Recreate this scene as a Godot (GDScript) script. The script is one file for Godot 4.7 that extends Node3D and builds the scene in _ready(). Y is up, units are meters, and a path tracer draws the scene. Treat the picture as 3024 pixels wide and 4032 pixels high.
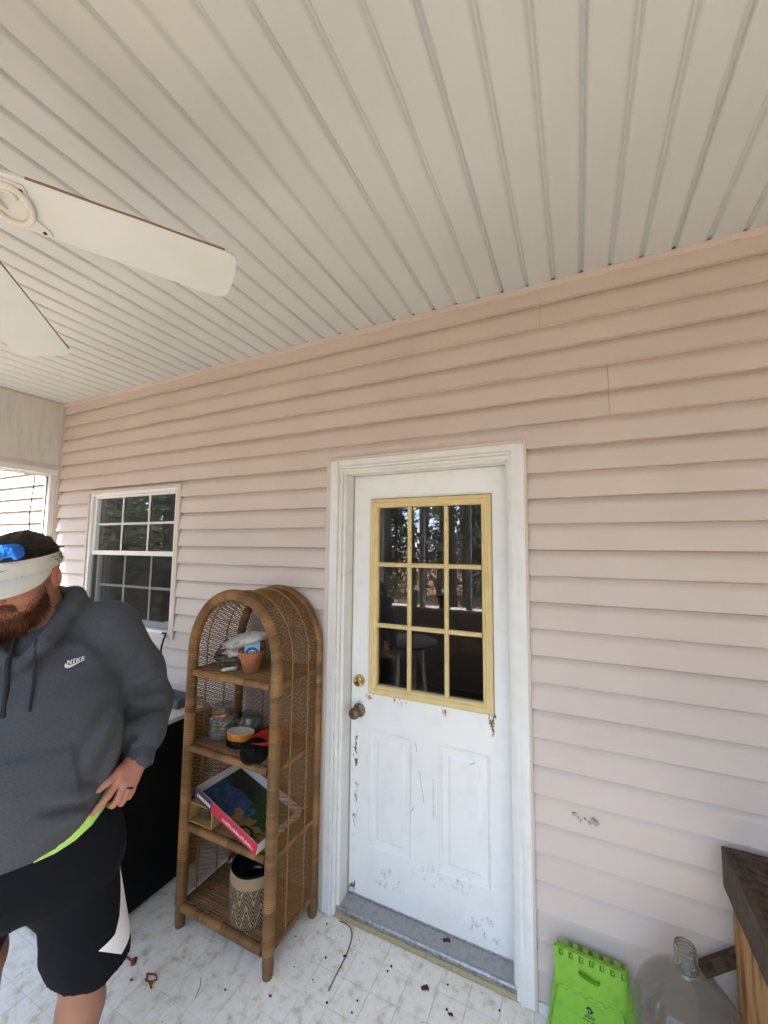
extends Node3D

# ---------------------------------------------------------------- mesh builder
class MB:
	var v := PackedVector3Array()
	var n := PackedVector3Array()
	var c := PackedColorArray()
	var uv := PackedVector2Array()
	var ix := PackedInt32Array()
	var col := Color(1, 1, 1)
	var colored := false
	var xf := Transform3D()

	func vert(p: Vector3, nn: Vector3, u := Vector2.ZERO) -> int:
		v.append(xf * p)
		n.append((xf.basis * nn).normalized())
		c.append(col)
		uv.append(u)
		return v.size() - 1

	func tri(a: Vector3, b: Vector3, d: Vector3) -> void:
		var nn := (b - a).cross(d - a).normalized()
		var i := vert(a, nn)
		vert(b, nn)
		vert(d, nn)
		ix.append_array([i, i + 2, i + 1])

	# points run counter-clockwise seen from outside
	func quad(a: Vector3, b: Vector3, d: Vector3, e: Vector3, u0 := Vector2(0, 1), u1 := Vector2(1, 0)) -> void:
		var nn := (d - a).cross(e - b).normalized()
		var i := vert(a, nn, Vector2(u0.x, u0.y))
		vert(b, nn, Vector2(u1.x, u0.y))
		vert(d, nn, Vector2(u1.x, u1.y))
		vert(e, nn, Vector2(u0.x, u1.y))
		ix.append_array([i, i + 2, i + 1, i, i + 3, i + 2])

	func box(lo: Vector3, hi: Vector3, b := 0.0) -> void:
		if b <= 0.0:
			quad(Vector3(lo.x, lo.y, hi.z), Vector3(hi.x, lo.y, hi.z), hi, Vector3(lo.x, hi.y, hi.z))
			quad(Vector3(hi.x, lo.y, lo.z), lo, Vector3(lo.x, hi.y, lo.z), Vector3(hi.x, hi.y, lo.z))
			quad(Vector3(hi.x, lo.y, hi.z), Vector3(hi.x, lo.y, lo.z), Vector3(hi.x, hi.y, lo.z), hi)
			quad(lo, Vector3(lo.x, lo.y, hi.z), Vector3(lo.x, hi.y, hi.z), Vector3(lo.x, hi.y, lo.z))
			quad(Vector3(lo.x, hi.y, hi.z), hi, Vector3(hi.x, hi.y, lo.z), Vector3(lo.x, hi.y, lo.z))
			quad(lo, Vector3(hi.x, lo.y, lo.z), Vector3(hi.x, lo.y, hi.z), Vector3(lo.x, lo.y, hi.z))
			return
		var m := (lo + hi) * 0.5
		var h := (hi - lo) * 0.5
		for ax in 3:
			var a1 := (ax + 1) % 3
			var a2 := (ax + 2) % 3
			for s: float in [-1.0, 1.0]:
				var q := []
				for k in [[-1, -1], [1, -1], [1, 1], [-1, 1]]:
					var p := Vector3.ZERO
					p[ax] = s * h[ax]
					p[a1] = k[0] * (h[a1] - b)
					p[a2] = k[1] * (h[a2] - b)
					q.append(m + p)
				if s > 0:
					quad(q[0], q[1], q[2], q[3])
				else:
					quad(q[3], q[2], q[1], q[0])
		for ax in 3:  # edges along ax
			var a1 := (ax + 1) % 3
			var a2 := (ax + 2) % 3
			for s1: float in [-1.0, 1.0]:
				for s2: float in [-1.0, 1.0]:
					var q := []
					for k in [[-1, 0], [1, 0], [1, 1], [-1, 1]]:
						var p := Vector3.ZERO
						p[ax] = k[0] * (h[ax] - b)
						p[a1] = s1 * (h[a1] - (b if k[1] == 0 else 0.0))
						p[a2] = s2 * (h[a2] - (0.0 if k[1] == 0 else b))
						q.append(m + p)
					if s1 * s2 < 0:
						quad(q[0], q[1], q[2], q[3])
					else:
						quad(q[3], q[2], q[1], q[0])
		for sx: float in [-1.0, 1.0]:
			for sy: float in [-1.0, 1.0]:
				for sz: float in [-1.0, 1.0]:
					var p0 := m + Vector3(sx * h.x, sy * (h.y - b), sz * (h.z - b))
					var p1 := m + Vector3(sx * (h.x - b), sy * h.y, sz * (h.z - b))
					var p2 := m + Vector3(sx * (h.x - b), sy * (h.y - b), sz * h.z)
					if sx * sy * sz > 0:
						tri(p0, p1, p2)
					else:
						tri(p0, p2, p1)

	# profile of (y, z) points, extruded along x; the outside is to the left of the profile's run seen from +x
	func extrude_x(prof: Array, x0: float, x1: float) -> void:
		for i in prof.size() - 1:
			var a: Vector2 = prof[i]
			var b: Vector2 = prof[i + 1]
			quad(Vector3(x0, b.x, b.y), Vector3(x0, a.x, a.y), Vector3(x1, a.x, a.y), Vector3(x1, b.x, b.y))

	func tube(pts: Array, rad, sides := 8, caps := true, flat_y := 1.0, rings := [], chev := 0.0) -> void:
		var m := pts.size()
		var t0: Vector3 = (pts[1] - pts[0]).normalized()
		var up := Vector3.UP if absf(t0.y) < 0.9 else Vector3.RIGHT
		var side := t0.cross(up).normalized()
		var first := -1
		for i in m:
			var p: Vector3 = pts[i]
			var t: Vector3 = (pts[mini(i + 1, m - 1)] - pts[maxi(i - 1, 0)]).normalized()
			side = (side - t * side.dot(t)).normalized()
			var b := t.cross(side)
			var r: float = rad[i] if rad is Array or rad is PackedFloat32Array else rad
			if rings.size():
				col = rings[i]
			var slope := 0.0
			if not (rad is float):
				slope = clampf((rad[mini(i + 1, m - 1)] - rad[maxi(i - 1, 0)]) / maxf(1e-5, (pts[mini(i + 1, m - 1)] - pts[maxi(i - 1, 0)]).length()), -2.0, 2.0)
			for k in sides:
				var a := TAU * k / sides
				var d := side * cos(a) + b * sin(a) * flat_y
				var id := vert(p + d * r + t * (chev * absf(cos(a))), d.normalized() - t * slope, Vector2(float(k) / sides, float(i) / (m - 1)))
				if first < 0:
					first = id
		for i in m - 1:
			for k in sides:
				var a := first + i * sides + k
				var b2 := first + i * sides + (k + 1) % sides
				var d2 := b2 + sides
				var e := a + sides
				ix.append_array([a, d2, b2, a, e, d2])
		if caps:
			for e: int in [0, m - 1]:
				var p: Vector3 = pts[e]
				var q: Vector3 = pts[1 if e == 0 else m - 2]
				var nn := (p - q).normalized()
				var ctr := vert(p, nn)
				var base := first + e * sides
				var loop := []
				for k in sides:
					v.append(v[base + k]); n.append((xf.basis * nn).normalized()); c.append(col); uv.append(Vector2.ZERO)
					loop.append(v.size() - 1)
				for k in sides:
					if e == 0:
						ix.append_array([ctr, loop[k], loop[(k + 1) % sides]])
					else:
						ix.append_array([ctr, loop[(k + 1) % sides], loop[k]])

	# profile of (radius, y), bottom to top on the outside
	func lathe(prof: Array, segs := 24, a0 := 0.0, a1 := TAU, lobes := 0, lobe := 0.0, twist := 0.0) -> void:
		var m := prof.size()
		var nrm := []
		for i in m:
			var d: Vector2 = prof[mini(i + 1, m - 1)] - prof[maxi(i - 1, 0)]
			nrm.append(Vector2(d.y, -d.x).normalized())
		var first := v.size()
		for i in m:
			for k in segs + 1:
				var a := a0 + (a1 - a0) * k / segs
				var r: float = prof[i].x
				if lobes > 0:
					r *= 1.0 + lobe * sin(a * lobes + twist * prof[i].y)
				vert(Vector3(cos(a) * r, prof[i].y, sin(a) * r), Vector3(cos(a) * nrm[i].x, nrm[i].y, sin(a) * nrm[i].x), Vector2(float(k) / segs, 1.0 - float(i) / (m - 1)))
		for i in m - 1:
			for k in segs:
				var a := first + i * (segs + 1) + k
				var b := a + 1
				var d := b + segs + 1
				var e := a + segs + 1
				ix.append_array([a, b, d, a, d, e])

	# flat polygon (counter-clockwise in x, y) given depth along z
	func prism(poly: PackedVector2Array, z0: float, z1: float, uvs := Rect2(0, 0, 0, 0)) -> void:
		if Geometry2D.is_polygon_clockwise(poly):
			poly.reverse()
		var t := Geometry2D.triangulate_polygon(poly)
		for s in [0, 1]:
			var base := v.size()
			for p in poly:
				var u := Vector2.ZERO
				if uvs.size.x > 0:
					u = Vector2((p.x - uvs.position.x) / uvs.size.x, 1.0 - (p.y - uvs.position.y) / uvs.size.y)
				vert(Vector3(p.x, p.y, z1 if s else z0), Vector3(0, 0, 1 if s else -1), u)
			for i in range(0, t.size(), 3):
				var q := [t[i], t[i + 1], t[i + 2]]
				var ccw: bool = (poly[q[1]] - poly[q[0]]).cross(poly[q[2]] - poly[q[0]]) > 0
				if ccw == (s == 1):
					ix.append_array([base + q[0], base + q[2], base + q[1]])
				else:
					ix.append_array([base + q[0], base + q[1], base + q[2]])
		for i in poly.size():
			var a := poly[i]
			var b := poly[(i + 1) % poly.size()]
			quad(Vector3(a.x, a.y, z1), Vector3(a.x, a.y, z0), Vector3(b.x, b.y, z0), Vector3(b.x, b.y, z1))

	func mesh() -> ArrayMesh:
		var a := []
		a.resize(Mesh.ARRAY_MAX)
		a[Mesh.ARRAY_VERTEX] = v
		a[Mesh.ARRAY_NORMAL] = n
		a[Mesh.ARRAY_TEX_UV] = uv
		if colored:
			a[Mesh.ARRAY_COLOR] = c
		a[Mesh.ARRAY_INDEX] = ix
		var am := ArrayMesh.new()
		am.add_surface_from_arrays(Mesh.PRIMITIVE_TRIANGLES, a)
		return am

var rng := RandomNumberGenerator.new()
var M := {}

func numbered(called: String) -> String:
	if not has_node(called):
		return called
	var k := 1
	while has_node("%s_%03d" % [called, k]):
		k += 1
	return "%s_%03d" % [called, k]

func thing(called: String, label := "", category := "", at := Vector3.ZERO, turn := 0.0, group := "") -> Node3D:
	var o := Node3D.new()
	o.name = numbered(called)
	add_child(o)
	o.position = at
	o.rotation.y = turn
	tag(o, label, category, group)
	return o

func tag(o: Node, label := "", category := "", group := "", kind := "") -> Node:
	if label: o.set_meta("label", label)
	if category: o.set_meta("category", category)
	if group: o.set_meta("group", group)
	if kind: o.set_meta("kind", kind)
	return o

func part(called: String, mb, mat: Material, parent: Node = null) -> MeshInstance3D:
	var o := MeshInstance3D.new()
	o.mesh = mb.mesh() if mb is MB else mb
	o.material_override = mat
	if parent == null:
		o.name = numbered(called)
		add_child(o)
	else:
		o.name = called
		parent.add_child(o, true)
	return o

func boxpart(called: String, lo: Vector3, hi: Vector3, mat: Material, parent: Node = null, bev := 0.002) -> MeshInstance3D:
	var mb := MB.new()
	mb.box(lo, hi, bev)
	return part(called, mb, mat, parent)

func lin(r: float, g: float, b: float) -> Color:
	return Color(r, g, b).linear_to_srgb()

func mat(r: float, g: float, b: float, rough := 0.6, spec := 0.5, metal := 0.0) -> StandardMaterial3D:
	var m := StandardMaterial3D.new()
	m.albedo_color = lin(r, g, b)
	m.roughness = rough
	m.metallic_specular = spec
	m.metallic = metal
	return m

func noise_tex(freq: float, octaves: int, stops: Array, size := 512, sd := 1, kind := FastNoiseLite.TYPE_SIMPLEX_SMOOTH, normalize := true) -> NoiseTexture2D:
	var f := FastNoiseLite.new()
	f.noise_type = kind
	f.seed = sd
	f.frequency = freq
	f.fractal_octaves = octaves
	var t := NoiseTexture2D.new()
	t.width = size
	t.height = size
	t.seamless = true
	t.normalize = normalize
	t.noise = f
	if stops.size():
		var g := Gradient.new()
		var offs := PackedFloat32Array()
		var cols := PackedColorArray()
		for s in stops:
			offs.append(s[0])
			cols.append(s[1])
		g.offsets = offs
		g.colors = cols
		t.color_ramp = g
	return t

func world_tex(m: StandardMaterial3D, t: Texture2D, scale: float) -> void:
	m.albedo_texture = t
	m.uv1_triplanar = true
	m.uv1_world_triplanar = true
	m.uv1_scale = Vector3.ONE * scale

func bump(m: StandardMaterial3D, t: Texture2D, amount: float) -> void:
	m.heightmap_enabled = true
	m.heightmap_texture = t
	m.heightmap_scale = amount

func grey(a: float) -> Color:
	return Color(a, a, a)

# a lumpy closed blob: ellipsoid of radii r pushed in and out by noise
func blob(mb: MB, at: Vector3, basis: Basis, r: Vector3, amp: float, freq: float, sd: int, rows := 18, cols := 26, squash := 1.0) -> void:
	var f := FastNoiseLite.new()
	f.seed = sd
	f.frequency = freq
	f.fractal_octaves = 3
	var grid := []
	for i in rows + 1:
		var th := PI * i / rows
		for k in cols:
			var a := TAU * k / cols
			var d := Vector3(sin(th) * cos(a), cos(th), sin(th) * sin(a))
			d = Vector3(signf(d.x) * pow(absf(d.x), squash), d.y, signf(d.z) * pow(absf(d.z), squash))
			var p := Vector3(d.x * r.x, d.y * r.y, d.z * r.z)
			p *= 1.0 + amp * f.get_noise_3dv(p * 100.0)
			grid.append(at + basis * p)
	var nrm := []
	nrm.resize(grid.size())
	for i in rows + 1:
		for k in cols:
			var u: Vector3 = grid[i * cols + (k + 1) % cols] - grid[i * cols + (k + cols - 1) % cols]
			var w: Vector3 = grid[mini(i + 1, rows) * cols + k] - grid[maxi(i - 1, 0) * cols + k]
			var nn := w.cross(u)
			if nn.length() < 1e-9: nn = grid[i * cols + k] - at
			nn = nn.normalized()
			if nn.dot(grid[i * cols + k] - at) < 0: nn = -nn
			nrm[i * cols + k] = nn
	var first := mb.v.size()
	for i in grid.size():
		mb.vert(grid[i], nrm[i], Vector2(float(i % cols) / cols, float(i / cols) / rows))
	for i in rows:
		for k in cols:
			var a := first + i * cols + k
			var b := first + i * cols + (k + 1) % cols
			mb.ix.append_array([a, b + cols, b, a, a + cols, b + cols])

func _ready() -> void:
	rng.seed = 7
	var cam := Camera3D.new()
	cam.name = "camera"
	add_child(cam)
	cam.position = Vector3(0.0, 1.665, 1.724)
	cam.rotation_degrees = Vector3(5.091, 25.47, 0.547)
	cam.fov = 103.317
	cam.near = 0.02
	cam.far = 500.0
	cam.current = true
	var we := WorldEnvironment.new()
	we.name = "environment"
	var env := Environment.new()
	env.background_mode = Environment.BG_SKY
	var sm := ProceduralSkyMaterial.new()
	sm.sky_top_color = lin(0.43, 0.61, 0.95)
	sm.sky_horizon_color = lin(0.66, 0.79, 0.96)
	sm.sky_curve = 0.25
	sm.ground_horizon_color = lin(0.4, 0.36, 0.3)
	sm.ground_bottom_color = lin(0.25, 0.2, 0.16)
	sm.sun_angle_max = 1.0
	var sky := Sky.new()
	sky.sky_material = sm
	env.sky = sky
	env.tonemap_mode = Environment.TONE_MAPPER_LINEAR
	env.tonemap_exposure = 9.0
	env.sdfgi_enabled = true
	env.ssao_enabled = true
	env.ssil_enabled = true
	we.environment = env
	add_child(we)
	var sun := DirectionalLight3D.new()
	sun.name = "sun"
	sun.light_color = Color(1.0, 0.95, 0.88)
	sun.light_energy = 1.4
	sun.light_angular_distance = 14.0
	sun.shadow_enabled = true
	add_child(sun)
	sun.rotation_degrees = Vector3(-58, -22, 0)
	materials()
	build_wall()
	build_ceiling()
	build_floor()
	build_porch_ends()
	build_outdoors()
	build_door()
	build_window()
	build_wire()
	build_fan()
	build_chest()
	build_shelf()
	build_shelf_things()
	build_stool()
	build_carboy()
	build_table()
	build_litter()
	build_man()

# ---------------------------------------------------------------- shell of the porch
const CEIL := 2.757
const COURSE := 0.1016
const L0 := 2.783
const XL := -3.58
const XR := 1.7
const ZF := 3.0

func materials() -> void:
	var blot = noise_tex(0.006, 4, [[0.0, grey(0.965)], [0.5, grey(0.985)], [1.0, grey(1.0)]], 512, 3)
	M.fine = noise_tex(0.08, 3, [], 256, 9)
	M.siding = mat(0.640, 0.552, 0.490, 0.55, 0.45)
	world_tex(M.siding, blot, 0.6)
	bump(M.siding, noise_tex(0.12, 3, [], 512, 5), 0.010)
	M.ceiling = mat(0.575, 0.60, 0.59, 0.55, 0.4)
	world_tex(M.ceiling, noise_tex(0.005, 4, [[0.0, grey(0.965)], [0.5, grey(0.985)], [1.0, grey(1.0)]], 512, 8), 0.5)
	M.white = mat(0.80, 0.80, 0.775, 0.45, 0.45)
	world_tex(M.white, noise_tex(0.012, 5, [[0.0, Color(0.86, 0.855, 0.83)], [0.16, Color(0.965, 0.965, 0.955)], [1.0, grey(1.0)]], 512, 21), 1.3)
	M.panel_white = mat(0.70, 0.685, 0.64, 0.6, 0.4)
	world_tex(M.panel_white, noise_tex(0.02, 4, [[0.0, grey(0.92)], [0.5, grey(0.98)], [1.0, grey(1.0)]], 512, 22), 0.5)
	M.panel_white.uv1_scale = Vector3(2.4, 0.3, 2.4)
	M.sash = mat(0.76, 0.76, 0.73, 0.5, 0.45)
	M.glass = StandardMaterial3D.new()
	M.glass.transparency = BaseMaterial3D.TRANSPARENCY_ALPHA
	M.glass.albedo_color = Color(1, 1, 1, 0.0)
	M.glass.roughness = 0.0
	M.glass.metallic_specular = 0.5
	M.gap = mat(0.03, 0.027, 0.025, 0.9, 0.2)
	M.vinyl = mat(0.91, 0.89, 0.83, 0.42, 0.45)
	world_tex(M.vinyl, noise_tex(0.022, 8, [[0.0, Color(0.76, 0.73, 0.67)], [0.18, Color(0.89, 0.875, 0.83)], [0.38, Color(0.97, 0.96, 0.94)], [1.0, grey(1.0)]], 1024, 31), 0.6)
	M.vinyl.detail_enabled = true
	M.vinyl.detail_blend_mode = BaseMaterial3D.BLEND_MODE_MUL
	M.vinyl.detail_albedo = noise_tex(0.035, 5, [[0.0, Color(0.32, 0.28, 0.24)], [0.07, Color(0.58, 0.54, 0.48)], [0.13, Color(0.94, 0.93, 0.91)], [0.4, grey(0.985)], [1.0, grey(1.0)]], 1024, 77)
	M.vinyl.uv2_triplanar = true
	M.vinyl.uv2_world_triplanar = true
	M.vinyl.uv2_scale = Vector3.ONE * 1.1
	M.vinyl.detail_uv_layer = BaseMaterial3D.DETAIL_UV_2
	M.grout = mat(0.60, 0.58, 0.53, 0.8, 0.3)
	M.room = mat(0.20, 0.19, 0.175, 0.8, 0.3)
	M.black = mat(0.012, 0.012, 0.013, 0.5, 0.4)

func lap(n: int, y: float) -> float:
	# how far the face of a lap stands out: most at its lower edge, tucked in under the one above
	var q := clampf((y - (L0 - n * COURSE)) / COURSE, 0.0, 1.0)
	var out := 0.0195 if n % 2 == 0 else 0.0155
	var top := -0.0105 if n % 2 == 0 else -0.0065
	var knee := 0.0075 if n % 2 == 0 else 0.0070
	if q < 0.70:
		return lerpf(out, knee, q / 0.70)
	return lerpf(knee, top, pow((q - 0.70) / 0.30, 1.35))

func course_profile(n: int, lo: float, hi: float, dz: float) -> Array:
	# one lap; every second one is the shallower fold inside a panel
	var y0 := L0 - n * COURSE
	var y1 := y0 + COURSE
	var out := 0.0195 if n % 2 == 0 else 0.0155
	var pr := []
	var ys := [y1, y0 + COURSE * 0.95, y0 + COURSE * 0.90, y0 + COURSE * 0.84, y0 + COURSE * 0.77, y0 + COURSE * 0.70, y0 + 0.004]
	var top := minf(hi, y1)
	if hi > y1 - 0.001:
		pr.append(Vector2(y1 + 0.004, lap(n, y1) + dz - 0.001))
	pr.append(Vector2(top, lap(n, top) + dz))
	for y in ys:
		if y < top - 0.0005 and y > lo + 0.0005:
			pr.append(Vector2(y, lap(n, y) + dz))
	if lo < y0 + 0.003:
		pr.append(Vector2(y0 + 0.0012, out + dz + 0.0003))
		pr.append(Vector2(y0, out + dz - 0.0014))
		pr.append(Vector2(y0 + 0.001, -0.012))
	else:
		pr.append(Vector2(lo, lap(n, lo) + dz))
	return pr

func siding_piece(parent: Node, n: int, x0: float, x1: float, lo: float, hi: float, dz := 0.0) -> void:
	if x1 - x0 < 0.005 or hi - lo < 0.004:
		return
	var mb = MB.new()
	var pr = course_profile(n, lo, hi, dz)
	mb.extrude_x(pr, x0, x1)
	if dz > 0.0:  # the cut end of the upper panel
		for i in pr.size() - 2:
			mb.quad(Vector3(x0, pr[i + 1].x, pr[i + 1].y), Vector3(x0, pr[i].x, pr[i].y), Vector3(x0, pr[i].x, pr[i].y - dz - 0.001), Vector3(x0, pr[i + 1].x, pr[i + 1].y - dz - 0.001))
	part("siding_course", mb, M.siding, parent)

func build_wall() -> void:
	var w = thing("house_wall", "pink vinyl clapboard house wall with door and window under the porch ceiling", "wall")
	var door = Rect2(-1.133, 0.0, 0.958, 2.113)
	var win = Rect2(-3.176, 1.105, 0.966, 0.948)
	for n in range(1, 28):
		var y0 = L0 - n * COURSE
		var y1 = minf(y0 + COURSE, 2.739)
		# where a panel ends on the next one
		var joint = 99.0
		if n <= 2: joint = -0.112
		elif n <= 4: joint = -2.594
		elif n <= 6: joint = 0.126
		elif n <= 8: joint = -2.263 if n == 7 else 99.0
		var cuts = [XL + 0.004, XR]
		if joint < 50: cuts = [XL + 0.004, joint, XR]
		for i in cuts.size() - 1:
			var a: float = cuts[i]
			var b: float = cuts[i + 1] - (0.0012 if i < cuts.size() - 2 else 0.0)
			var dz = 0.0036 if i % 2 == 1 else 0.0
			var spans = [[a, b, y0, y1]]
			for hole in [door, win]:
				var nxt = []
				for s in spans:
					var hx0: float = hole.position.x
					var hx1: float = hole.end.x
					var hy0: float = hole.position.y
					var hy1: float = hole.end.y
					if s[1] <= hx0 or s[0] >= hx1 or s[3] <= hy0 or s[2] >= hy1:
						nxt.append(s)
						continue
					if s[0] < hx0: nxt.append([s[0], hx0, s[2], s[3]])
					if s[1] > hx1: nxt.append([hx1, s[1], s[2], s[3]])
					var mx0 = maxf(s[0], hx0)
					var mx1 = minf(s[1], hx1)
					if s[3] > hy1: nxt.append([mx0, mx1, hy1, s[3]])
					if s[2] < hy0: nxt.append([mx0, mx1, s[2], hy0])
				spans = nxt
			for s in spans:
				siding_piece(w, n, s[0], s[1], s[2], s[3], dz)
	# wall behind the siding, with its two openings
	for b in [[-9.0, -3.13, 0.0, 3.2], [-3.13, -2.27, 0.0, 1.13], [-3.13, -2.27, 2.03, 3.2], [-2.27, -1.06, 0.0, 3.2], [-1.06, -0.24, 2.05, 3.2], [-0.24, XR + 1.0, 0.0, 3.2]]:
		boxpart("sheathing", Vector3(b[0], b[2] - (0.5 if b[2] < 0.01 else 0.0), -0.16), Vector3(b[1], b[3], -0.020), M.room, w, 0.0)
	# trims: receiver along the ceiling, round the door, round the window, down the corner
	var f = MB.new()
	f.extrude_x([Vector2(2.757, 0.026), Vector2(2.757, 0.0295), Vector2(2.7375, 0.0285), Vector2(2.736, 0.026), Vector2(2.738, 0.002)], XL, XR)
	part("ceiling_trim", f, M.siding, w)
	for e in [[-1.133, -1.107, 0.0, 2.113], [-0.189, -0.175, 0.0, 2.113]]:
		boxpart("door_channel", Vector3(e[0], e[2] + 0.004, 0.0), Vector3(e[1], e[3], 0.024), M.siding, w)
	boxpart("door_channel", Vector3(-1.107, 2.096, 0.0), Vector3(-0.189, 2.113, 0.0235), M.siding, w)
	for e in [[-3.176, -3.160, 1.105, 2.053], [-2.244, -2.210, 1.105, 2.053]]:
		boxpart("window_channel", Vector3(e[0], e[2], 0.0), Vector3(e[1], e[3], 0.022), M.siding, w)
	boxpart("window_channel", Vector3(-3.160, 2.036, 0.0), Vector3(-2.244, 2.053, 0.0215), M.siding, w)
	boxpart("window_channel", Vector3(-3.160, 1.105, 0.0), Vector3(-2.244, 1.124, 0.0215), M.siding, w)
	boxpart("corner_trim", Vector3(XL, 0.0, 0.0), Vector3(XL + 0.004, 2.736, 0.030), M.siding, w, 0.001)
	boxpart("base_trim", Vector3(-0.175, 0.0, 0.0), Vector3(XR, 0.036, 0.020), M.white, w)
	boxpart("base_trim", Vector3(XL, 0.0, 0.0), Vector3(-1.133, 0.036, 0.020), M.white, w)
	# the same wall goes on outdoors past the porch end
	var o = thing("outer_house_wall", "sunlit pink clapboard wall seen through the porch end opening", "wall")
	for n in range(1, 33):
		var y0 = L0 - 0.03 - n * COURSE
		var mb = MB.new()
		var pr = course_profile(n, y0 + 0.03, y0 + 0.03 + COURSE, 0.0)
		for i in pr.size(): pr[i].x -= 0.03
		mb.extrude_x(pr, -9.0, XL - 0.10)
		part("siding_course", mb, M.siding, o)

func build_ceiling() -> void:
	var t = thing("porch_ceiling", "cream fluted vinyl soffit ceiling of the porch", "ceiling")
	var k0 = -36
	for k in range(k0, 22):
		var x0 = 0.0475 + k * COURSE
		var x1 = x0 + COURSE
		var jl = posmod(k, 3) == 0    # a panel joint at the left edge
		var jr = posmod(k + 1, 3) == 0
		x0 = maxf(x0, XL)
		var y = CEIL
		var pr = []
		# (y, x) across the panel, seen from below
		if jl:
			pr.append_array([Vector2(y + 0.0135, x0 - 0.0005), Vector2(y + 0.0130, x0 + 0.0018), Vector2(y + 0.0050, x0 + 0.0045), Vector2(y + 0.0012, x0 + 0.0080)])
		else:
			pr.append_array([Vector2(y + 0.0112, x0 - 0.0005), Vector2(y + 0.0108, x0 + 0.0016), Vector2(y + 0.0052, x0 + 0.0052), Vector2(y + 0.0014, x0 + 0.0085)])
		pr.append(Vector2(y, x0 + 0.0140))
		pr.append(Vector2(y - 0.0006, x0 + 0.05))
		pr.append(Vector2(y, x1 - 0.0165))
		if jr:
			pr.append_array([Vector2(y + 0.0025, x1 - 0.011), Vector2(y + 0.0105, x1 - 0.006), Vector2(y + 0.0122, x1 - 0.0020), Vector2(y + 0.0135, x1 - 0.0005)])
		else:
			pr.append_array([Vector2(y + 0.0010, x1 - 0.0125), Vector2(y + 0.0045, x1 - 0.0085), Vector2(y + 0.0104, x1 - 0.0042), Vector2(y + 0.0112, x1 - 0.0005)])
		var mb = MB.new()
		var z0 = 0.019 + rng.randf() * 0.006
		for i in pr.size() - 1:
			var a: Vector2 = pr[i]
			var b: Vector2 = pr[i + 1]
			mb.quad(Vector3(a.y, a.x, ZF + 0.05), Vector3(a.y, a.x, z0), Vector3(b.y, b.x, z0), Vector3(b.y, b.x, ZF + 0.05))
		part("ceiling_panel", mb, M.ceiling, t)
	var r = thing("porch_roof", "flat roof deck above the porch ceiling", "roof")
	boxpart("roof_deck", Vector3(XL - 0.25, CEIL + 0.06, -0.001), Vector3(XR + 0.35, CEIL + 0.2, ZF + 0.18), M.gap, r, 0.0)

func tile(mb: MB, cx: float, cz: float, hw: float) -> void:
	var b = 0.0009
	var yl = -0.0022
	var a = [Vector3(cx - hw, yl, cz - hw), Vector3(cx + hw, yl, cz - hw), Vector3(cx + hw, yl, cz + hw), Vector3(cx - hw, yl, cz + hw)]
	var d = []
	for p in a:
		d.append(Vector3(cx + (p.x - cx) * (1 - b / hw), 0.0, cz + (p.z - cz) * (1 - b / hw)))
	mb.quad(d[3], d[2], d[1], d[0])
	for i in 4:
		var j = (i + 1) % 4
		mb.quad(a[j], a[i], d[i], d[j])

func build_floor() -> void:
	var g = MB.new()
	g.box(Vector3(XL - 0.1, -0.30, 0.0), Vector3(XR + 0.1, -0.0025, ZF + 0.1))
	var fl = part("floor", g, M.grout)
	tag(fl, "", "", "", "structure")
	var sz = 0.1137
	var x00 = -0.9835
	var z00 = -0.0035
	var hw = sz * 0.5 - 0.00035
	var t = MB.new()
	tile(t, 0.0, 0.0, hw)
	var tm = t.mesh()
	var rest = MB.new()
	for i in range(-23, 29):
		for j in range(0, 30):
			var cx = x00 + (i + 0.5) * sz
			var cz = z00 + (j + 0.5) * sz
			if cx < XL + hw or cx > XR - hw or cz > ZF - hw:
				continue
			if i >= -12 and i < 13 and j < 11:
				var o = MeshInstance3D.new()
				o.mesh = tm
				o.material_override = M.vinyl
				o.name = "floor_tile"
				o.position = Vector3(cx, 0, cz)
				fl.add_child(o, true)
			else:
				tile(rest, cx, cz, hw)
	tag(part("tile_field", rest, M.vinyl, fl), "", "", "", "stuff")

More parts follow.
